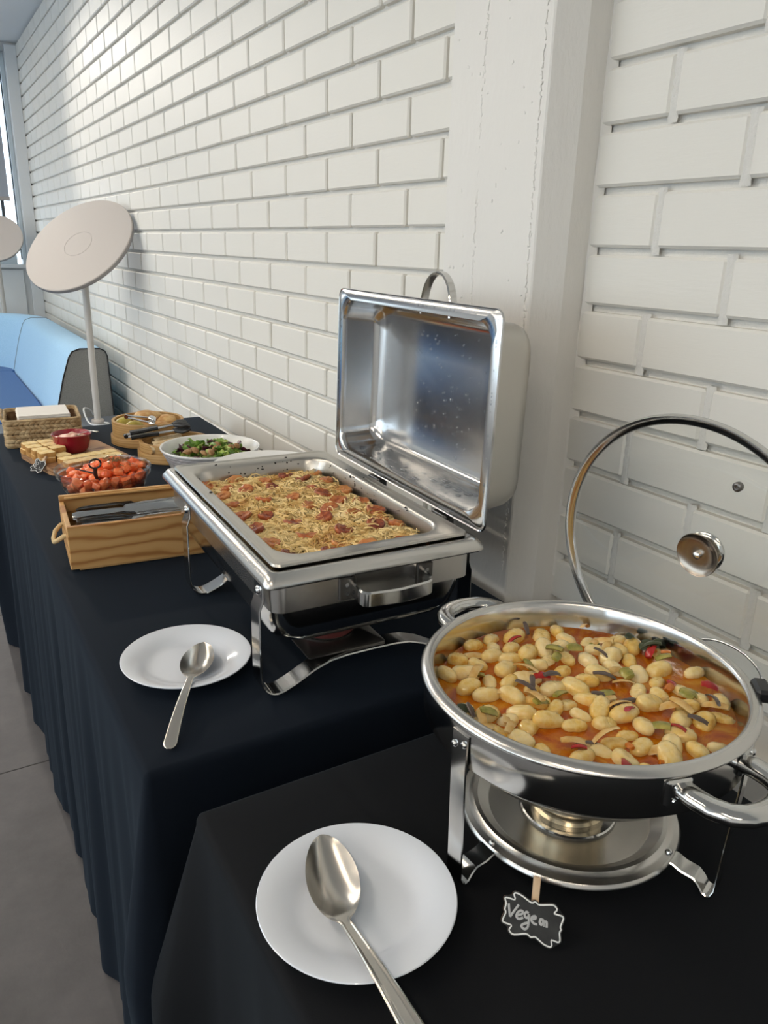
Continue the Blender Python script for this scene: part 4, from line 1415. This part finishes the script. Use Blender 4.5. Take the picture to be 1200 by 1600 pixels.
MB().lathe([(0, 0), (.036, 0), (.039, .002), (.045, .012), (.0500, .032), (.0520, .0480), (.0540, .0495), (.0545, .0515), (.0525, .0530), (.0495, .0510), (.0480, .040), (.043, .014), (.036, .006), (0, .005)], 64).obj('bowl', 'red_glaze', rb, 50)
b = MB()
rows = []
for r in (.0472, .044, .036, .027, .018, .009, .0003):
    rows.append([(r * math.cos(a), r * math.sin(a), .039 + (.015 * (1 - r / .047) + .006 * noise.noise(Vector((r * math.cos(a) * 70, r * math.sin(a) * 70, 3)))) * (r < .045)) for a in [2 * PI * j / 32 for j in range(32)]])
b.grid(rows, cu=True)
b.cap(rows[0], True)
sp = b.obj('salmon_spread', 'spread', angle=80, loc=(.343, 2.302, B0))
tag(sp, 'pale pink spread heaped in the dark red bowl', 'spread')
spoon('teaspoon', 'small steel teaspoon standing in the dark red bowl', (.342, 2.312, .816), (.362, 2.276, .824), (.398, 2.205, .8435), .010, .003, (.0028, .0050), .0014, 0, False, True)

# ---------------------------------------------------------------- woven basket of napkins
bk = thing('wicker_basket', 'rectangular woven seagrass basket at the far table end', 'basket', (.302, 2.572, TZ), -.10)
BX, BY = .105, .096
def braid(rows_n, hx, hy, z0, dz, size, mtl, name, par):
    b = MB()
    for i in range(rows_n):
        z = z0 + i * dz
        loop = rrect(hx, hy, .018, z, 4)
        pts = []
        for k in range(len(loop)):
            a, c = loop[k], loop[(k + 1) % len(loop)]
            n = max(1, int((c - a).length / size + .5))
            for q in range(n):
                pts.append((a.lerp(c, q / n), (c - a).normalized()))
        for k, (p, t) in enumerate(pts):
            nn = Vector((t.y, -t.x, 0))
            for sg in (1,):
                tilt = (.5 if (i % 2) else -.5)
                ax = (t * math.cos(tilt) + Vector((0, 0, 1)) * math.sin(tilt)).normalized()
                up = nn.cross(ax)
                c = p + nn * rnd.uniform(-.0008, .0008) + Vector((0, 0, rnd.uniform(-.0006, .0006)))
                rr = []
                for u, w in ((-1, .12), (-.7, .7), (0, 1), (.7, .7), (1, .12)):
                    rr.append([c + ax * (u * size * .86) + nn * (w * .0058 * math.cos(2 * PI * j / 6)) + up * (w * dz * .50 * math.sin(2 * PI * j / 6)) for j in range(6)])
                b.grid(rr, cu=True)
    o = b.obj(name, mtl, par, 60, weld=False)
    return o
o = braid(6, BX, BY, .007, .0134, .0150, 'wicker', 'weave', bk)
b = MB()
loft(b, [(BX - .003, BY - .003, .016, .004), (BX - .003, BY - .003, .016, .0745), (BX - .006, BY - .006, .016, .0745), (BX - .006, BY - .006, .016, .008)], cap0=True, cap1=True)
b.obj('lining', 'wicker_dark', bk, 40)
MB().tube(rrect(BX + .001, BY + .001, .018, .0815, 5), .0042, 8, closed=True).obj('rim', 'wicker', bk, 60)
MB().tube([(-BX - .002, -BY + .03, .070), (-BX - .008, -BY + .03, .088), (-BX - .009, 0, .092), (-BX - .008, BY - .03, .088), (-BX - .002, BY - .03, .070)], .004, 8).obj('handle', 'wicker', bk, 60)
nm_ = MB()
for q in range(4):
    nm_.box((0, 0, .0006 + q * .0011), (.146 - q * .0008, .146, .00095), ch=.0004)
nmesh = nm_.mesh('paper_napkin', 'paper', None)
for k in range(17):
    o = place('paper_napkin', nmesh, None, (.306 + rnd.uniform(-.001, .001), 2.566 + rnd.uniform(-.001, .001), TZ + .0085 + k * .0050), (0, 0, -.06 + rnd.uniform(-.012, .012)))
    tag(o, 'topmost folded white paper napkin of the stack in the woven basket' if k == 16 else 'folded white paper napkin lower in the stack in the woven basket', 'napkin', 'napkins in the basket')

# ---------------------------------------------------------------- bamboo steamers with bread and tongs
def steamer(label, x, y, r, h):
    t = thing('bamboo_steamer', label, 'steamer', (x, y, TZ))
    MB().lathe([(r - .009, .006), (r - .009, h - .001), (r - .008, h), (r - .001, h), (r, h - .001), (r, .004), (r - .001, .003), (r - .009, .003)], 80).obj('wall', 'bamboo', t, 40)
    MB().lathe([(r + .0002, .0005), (r + .0002, .0245), (r + .001, .0265), (r + .005, .0265), (r + .006, .0250), (r + .006, .001), (r + .005, 0), (r + .001, 0)], 80).obj('hoop', 'bamboo', t, 40)
    MB().box((-.03, -(r + .0022), h / 2 + .012), (.030, .005, h - .030), Euler((0, 0, -.26)).to_matrix(), ch=.001).obj('lashing', 'rope', t, None, weld=False)
    for k in range(11):
        xx = -r + .018 + k * (2 * r - .036) / 10
        L = 2 * math.sqrt((r - .010) ** 2 - xx ** 2)
        MB().box((xx, 0, .0125), (.013, L, .004), ch=.001).obj('slat', 'bamboo', t, None, weld=False)
    return t
steamer('round bamboo steamer at the far table end holding bread and yellow wedges', .592, 2.425, .1085, .071)
steamer('round bamboo steamer behind the salad bowl holding pale wraps', .612, 2.205, .1010, .052)
def roll(seed, L, Wd, H):
    def fn(d):
        p = Vector((d.x * L, d.y * Wd, (d.z if d.z > 0 else d.z * .55) * H))
        return p * (1 + .13 * noise.noise(d * 2 + Vector((seed, 1, 0))))
    return blob(18, 12, fn)
for k, (x, y, z, L, Wd, H, rz, lab) in enumerate([
        (.602, 2.455, .826, .050, .034, .020, .3, 'large golden bread piece on top in the far bamboo steamer'),
        (.648, 2.432, .816, .036, .028, .017, -.5, 'golden bread piece beside the wall in the far bamboo steamer'),
        (.585, 2.490, .814, .040, .026, .018, 1.1, 'bread piece at the back of the far bamboo steamer'),
        (.620, 2.392, .806, .036, .026, .016, .7, 'crumbly bread piece at the front of the far bamboo steamer'),
        (.575, 2.415, .800, .040, .030, .016, 2.0, 'bread piece under the tongs in the far bamboo steamer')]):
    o = roll(k, L, Wd, H).obj('bread_piece', 'bread', angle=80, loc=(x, y, z - .006), rot=(rnd.uniform(-.2, .2), rnd.uniform(-.2, .2), rz))
    tag(o, lab, 'bread', 'bread in the far bamboo steamer')
for k, (x, y, z, rz) in enumerate([(.520, 2.440, .812, .4), (.540, 2.388, .810, .1), (.530, 2.475, .806, .9)]):
    def fn(d):
        p = Vector((d.x * .034, d.y * .020, (abs(d.z) * .020 if d.z > 0 else d.z * .006)))
        p.z -= p.x * p.x * 5
        return p
    o = blob(18, 10, fn).obj('yellow_wedge', 'wedge', angle=70, loc=(x, y, z - .004), rot=(.4, 0, rz))
    tag(o, ['yellow wedge by the wall of the far bamboo steamer', 'yellow wedge nearest the tongs in the far bamboo steamer', 'yellow wedge at the back of the far bamboo steamer'][k], 'food', 'yellow wedges in the far steamer')
for k, (x, y, rz) in enumerate([(.566, 2.160, .25), (.585, 2.200, .1), (.600, 2.250, .2), (.630, 2.175, -.1)]):
    b = MB()
    rows = []
    for i in range(9):
        rad = .012 + .0035 * (i / 8)
        rows.append([((i / 8 - .5) * .085, rad * (1 + .25 * a / 9) * math.cos(a), rad * (1 + .25 * a / 9) * math.sin(a) * .85) for a in [9.2 * j / 26 for j in range(27)]])
    b.grid(rows)
    back = [[(p[0], p[1] * .90, p[2] * .90) for p in r_] for r_ in rows]
    b.grid(back, flip=True)
    o = b.obj('rolled_wrap', 'tortilla', angle=60, loc=(x, y, .789), rot=(0, 0, rz))
    tag(o, ['pale rolled wrap at the front of the nearer bamboo steamer', 'pale rolled wrap second from the front in the nearer steamer', 'pale rolled wrap at the back of the nearer steamer', 'pale rolled wrap beside the salad bowl in the nearer steamer'][k], 'wrap', 'wraps in the nearer steamer')
def tongs(label, pivot, end, gap, head, dark):
    pivot, end = Vector(pivot), Vector(end)
    d = end - pivot
    L = d.length
    rq_ = Vector((1, 0, 0)).rotation_difference(d.normalized())
    t = thing('serving_tongs', label, 'tongs', pivot, rot=rq_.to_euler())
    for sg in (-1, 1):
        pts = [(0, 0, sg * .004), (L * .25, 0, sg * gap * .55), (L * .55, 0, sg * gap * .85), (L * .8, 0, sg * gap)]
        MB().strap(pts, (0, 1, 0), [.018, .020, .018, .014] if not dark else [.022, .024, .022, .016], .0024).obj('arm', 'knife_steel', t, 30)
        if dark:
            MB().strap([(L * .05, 0, sg * (.006 + gap * .12)), (L * .25, 0, sg * (gap * .55 + .002)), (L * .50, 0, sg * (gap * .80 + .002))], (0, 1, 0), .030, .009).obj('grip', 'black_plastic', t, 30)
        for k in range(7 if head > .02 else 4):
            yy = (k - (3 if head > .02 else 1.5)) * head * (.36 if head > .02 else .45)
            MB().tube([(L * .76, yy * .35, sg * gap), (L * .86, yy, sg * gap * 1.05), (L * .95, yy, sg * gap * .8), (L, yy, sg * gap * .45)], [.0030, .0032, .0030, .0022] if not dark else [.0038, .0042, .0042, .0030], 6).obj('tine', 'chrome' if not dark else 'black_plastic', t, 60)
    MB().tube([(-.004, -.008, 0), (-.004, .008, 0)], .006, 10).obj('hinge', 'knife_steel' if not dark else 'black_plastic', t, 60)
tongs('steel tongs with fork ends resting across the far bamboo steamer', (.512, 2.340, .850), (.588, 2.318, .8355), .007, .022, False)
tongs('black-gripped tongs lying over the rim of the nearer bamboo steamer', (.488, 2.255, .8120), (.662, 2.232, .8330), .009, .034, True)

# ---------------------------------------------------------------- salad bowl and white dish
sl = (.622, 1.912)
sbw = thing('salad_bowl', 'large white salad bowl with a grey basket-weave outside', 'bowl', (*sl, TZ))
b = MB()
rows = []
nz, na = 44, 216
for i in range(nz + 1):
    t = i / nz
    z = .004 + t * .084
    r = .074 + .048 * t ** .85
    row = []
    for j in range(na):
        a = 2 * PI * j / na
        u = j / na * 36
        w = t * 9
        k = int(w) % 2
        d = .0022 * abs(math.sin(PI * (u + k * .5))) ** .6 * abs(math.sin(PI * w)) ** .5 if .03 < t < .97 else 0
        row.append(((r + d) * math.cos(a), (r + d) * math.sin(a), z))
    rows.append(row)
b.grid(rows, cu=True)
b.cap(rows[0], True)
b.obj('woven_outside', 'bowl_outside', sbw, 60)
MB().lathe([(.1218, .0875), (.1245, .0885), (.1275, .0925), (.1282, .0955), (.1272, .0975), (.1250, .0975), (.1225, .0945), (.1165, .080), (.106, .050), (.092, .026), (.070, .012), (.04, .009), (0, .009)], 96).obj('bowl', 'white_bowl', sbw, 60)
def leaf(seed, L, Wd, curl, frill):
    R2 = random.Random(seed)
    b = MB()
    top, bot = [], []
    for i in range(10):
        t = i / 9
        w = Wd * (math.sin(PI * min(1, t * .92 + .06)) ** .8) * (1 + .25 * R2.uniform(-1, 1))
        row = []
        for j in range(7):
            s_ = j / 3 - 1
            z = curl * L * (t - t * t) + w * .5 * s_ * s_ * R2.uniform(.5, 1.1) + frill * math.sin(t * 17 + s_ * 5 + seed) * abs(s_)
            row.append((t * L - L / 2, s_ * w, z))
        top.append(row)
        bot.append([(p[0], p[1], p[2] - .0008) for p in row])
    loop = [r_ + list(reversed(q)) for r_, q in zip(top, bot)]
    b.grid(loop, cu=True)
    b.cap(loop[0], True)
    b.cap(loop[-1])
    return b
R_ = random.Random(31)
LG = [('salad_leaf', 'leaf_green', 44, 'ragged green salad leaf heaped in the white bowl', 'green leaves in the salad bowl', .050, .011),
      ('salad_leaf', 'leaf_pale', 18, 'pale frilly lettuce leaf heaped in the white bowl', 'pale leaves in the salad bowl', .046, .013),
      ('salad_leaf', 'leaf_purple', 12, 'dark purple salad leaf heaped in the white bowl', 'purple leaves in the salad bowl', .042, .015)]
for nm, mt, n, lab, grp, L, Wd in LG:
    ms = [leaf(s_ + (7 if mt == 'leaf_pale' else 0), L * R_.uniform(.8, 1.2), Wd, R_.uniform(.2, .7), .004).mesh(nm, mt, 60) for s_ in range(5)]
    for k in range(n):
        r, a = .088 * math.sqrt(R_.random()), R_.uniform(0, 6.28)
        z = .064 + .022 * (1 - (r / .10) ** 2) + R_.uniform(-.006, .012)
        o = place(nm, ms[k % 5], None, (sl[0] + r * math.cos(a), sl[1] + r * math.sin(a), TZ + z), (R_.uniform(-.9, .9), R_.uniform(-.9, .9), R_.uniform(0, 6.28)))
        tag(o, lab, 'leaf', grp)
b = MB()
rows = [[(r * math.cos(a), r * math.sin(a), z) for a in [2 * PI * j / 40 for j in range(40)]] for r, z in ((.098, .052), (.085, .062), (.055, .072), (.0005, .076))]
b.grid(rows, cu=True)
tag(b.obj('salad_mass', 'leaf_green', angle=80, loc=(*sl, TZ)), 'the bed of packed leaves at the bottom of the white salad bowl', 'salad', kind='stuff')
wm = [roll(s_ + 40, .012, .009, .007).mesh('walnut', 'walnut', 60) for s_ in range(3)]
for k in range(9):
    r, a = .075 * math.sqrt(R_.random()), R_.uniform(3.4, 6.0)
    o = place('walnut', wm[k % 3], None, (sl[0] + r * math.cos(a), sl[1] + r * math.sin(a), TZ + .092 + .01 * (1 - r / .08)), (R_.uniform(-.5, .5), R_.uniform(-.5, .5), R_.uniform(0, 6)))
    tag(o, 'brown walnut half on top of the salad leaves', 'nut', 'walnuts on the salad')
tag(MB().lathe([(0, 0), (.070, 0), (.072, .003), (.078, .03), (.090, .070), (.098, .086), (.112, .094), (.128, .1010), (.1312, .1030), (.1318, .1050), (.130, .1060), (.120, .1030), (.104, .0975), (.095, .0930), (.0895, .085), (.076, .034), (.066, .008), (0, .006)], 96).obj('white_dish', 'white_bowl', angle=40, loc=(.676, 1.652, TZ)), 'empty white dish with a broad rim between the salad and the rectangular chafing dish', 'dish')

# ---------------------------------------------------------------- sofa beyond the tables
so = thing('sofa', 'pale blue corner sofa with a deep blue seat under the far window', 'sofa', (0, 0, 0))
def sweep(prof, path):
    """prof: (outward, z) points; path: (x, y, ox, oy)"""
    return [[(x + ox * u, y + oy * u, z) for u, z in prof] for x, y, ox, oy in path]
BACK = [(0, .30), (0, .452), (.020, .53), (.055, .66), (.092, .765), (.112, .795), (.150, .808), (.250, .806), (.276, .792), (.286, .765), (.298, .30)]
straight = [(.575, 4.318 + 1.80 * k / 12, 1, 0) for k in range(13)]
cx_, cy_, rr_ = .575 - .36, 6.118, .36
turn = [(cx_ + rr_ * math.cos(a), cy_ + rr_ * math.sin(a), math.cos(a), math.sin(a)) for a in [PI / 2 * k / 14 for k in range(15)]]
run = [(cx_ - 2.6 * k / 8, cy_ + rr_, 0, 1) for k in range(9)]
for nm, path in (('back', straight), ('back', turn), ('back', run)):
    b = MB()
    rows = sweep(BACK, path)
    b.grid(rows, cu=True)
    b.cap(rows[0], True)
    b.cap(rows[-1])
    b.obj('back', 'sofa_light', so, 50)
for path in (straight[-1], turn[-1]):
    rows = sweep(BACK, [path])
    MB().tube(rows[0][1:10], .0035, 6).obj('seam', 'bench_grey', so, 60)
b = MB()
pan_ = [(u * .985 + .002, z) for u, z in BACK]
P0 = [(.575 + u, z) for u, z in BACK]
q0 = [(x, 4.300, z) for x, z in P0]
q1 = [(x, 4.3175, z) for x, z in P0]
b.grid([q0, q1], cu=True)
b.cap(q0, True)
b.cap(q1)
b.obj('end_panel', 'sofa_grey', so, 40)
MB().tube([(x, 4.299, z) for x, z in P0[1:]], .0035, 6).obj('piping', 'seam', so, 60)
b = MB()
b.box((.05, 5.20, .375), (1.05, 1.78, .15), ch=.02)
b.obj('seat', 'sofa_seat', so, 40, weld=False)
b = MB()
seat2 = [(cx_ + (rr_ + .02) * math.cos(a), cy_ - .02 + (rr_ + .02) * math.sin(a)) for a in [PI / 2 * k / 14 for k in range(15)]] + [(-2.4, cy_ + rr_), (-2.4, 5.70), (-.48, 5.70), (-.48, 6.095)]
b.prism(seat2, .30, .447)
b.obj('seat', 'sofa_seat', so, 40)
MB().box((.05, 5.2, .16), (.95, 1.70, .28), ch=.01).obj('plinth', 'seam', so, 40, weld=False)
MB().box((-1.0, 6.05, .16), (2.7, .66, .28), ch=.01).obj('plinth', 'seam', so, 40, weld=False)
MB().box((.73, 5.2, .16), (.30, 1.78, .30), ch=.01).obj('plinth', 'sofa_grey', so, 40, weld=False)
be = thing('upholstered_bench', 'grey blue upholstered bench between the table end and the sofa', 'bench', (.60, 3.56, 0))
MB().box((0, 0, .375), (.66, 1.46, .15), ch=.02).obj('seat', 'bench_grey', be, 40, weld=False)
MB().box((0, 0, .15), (.58, 1.36, .30), ch=.01).obj('plinth', 'seam', be, 40, weld=False)

# ---------------------------------------------------------------- disc lamps
def disc_lamp(label, base, zb, cen, nrm, r):
    n_ = Vector(nrm).normalized()
    t = thing('disc_lamp', label, 'lamp', (base[0], base[1], zb), group='disc lamps by the sofa')
    c = Vector(cen) - Vector((base[0], base[1], zb))
    rm = Vector((0, 0, 1)).rotation_difference(n_)
    MB().lathe([(.25 * r, .0130), (.255 * r, .0118), (.265 * r, .0118), (.27 * r, .0130), (r - .004, .0130), (r - .001, .0115), (r, .008)], 96).obj('face', 'lamp_white', t, 15, loc=c, rot=rm.to_euler())
    MB().lathe([(0, .0130), (.25 * r, .0130)], 96).obj('centre_disc', 'lamp_white', t, 40, loc=c, rot=rm.to_euler())
    MB().lathe([(r, .008), (r, -.006), (r - .003, -.010), (r * .5, -.014), (0, -.016)], 96).obj('back_shell', 'lamp_grey', t, 40, loc=c, rot=rm.to_euler())
    top = c - n_ * .012
    j = c - n_ * .05
    MB().tube([(0, 0, 0), (0, 0, j.z - .04), (j.x * .3, j.y * .3, j.z - .015), (j.x * .8, j.y * .8, j.z), top], [.0165, .0165, .0165, .015, .015], 16).obj('pole', 'pole', t, 60)
    MB().lathe([(0, 0), (.030, 0), (.031, .004), (.031, .018), (.028, .022), (.0165, .023)], 32).obj('collar', 'lamp_white', t, 40)
    return t
disc_lamp('white disc lamp on a slim pole rising from the bench behind the table', (.748, 4.11), .4505, (.722, 4.000, 1.3185), (-.579, -.449, .681), .276)
disc_lamp('white disc lamp partly out of the frame before the far window', (.632, 6.90), .0, (.618, 6.850, 1.334), (-.227, -.761, .608), .209)
pts = [(.775, 4.09, .456), (.790, 4.055, .458), (.770, 4.03, .458), (.730, 4.035, .458), (.700, 4.075, .462), (.690, 4.13, .50), (.700, 4.18, .52), (.735, 4.22, .50), (.76, 4.27, .46)]
sm2 = []
V = [Vector(p) for p in pts]
for i in range(len(V) - 1):
    p0, p1, p2, p3 = V[max(0, i - 1)], V[i], V[i + 1], V[min(len(V) - 1, i + 2)]
    for j in range(6):
        t = j / 6
        sm2.append(.5 * ((2 * p1) + (p2 - p0) * t + (2 * p0 - 5 * p1 + 4 * p2 - p3) * t * t + (3 * p1 - p0 - 3 * p2 + p3) * t ** 3))
tag(MB().tube(sm2, .0045, 8).obj('power_cable', 'cable', angle=60), 'white power cable looped on the bench round the lamp pole', 'cable')
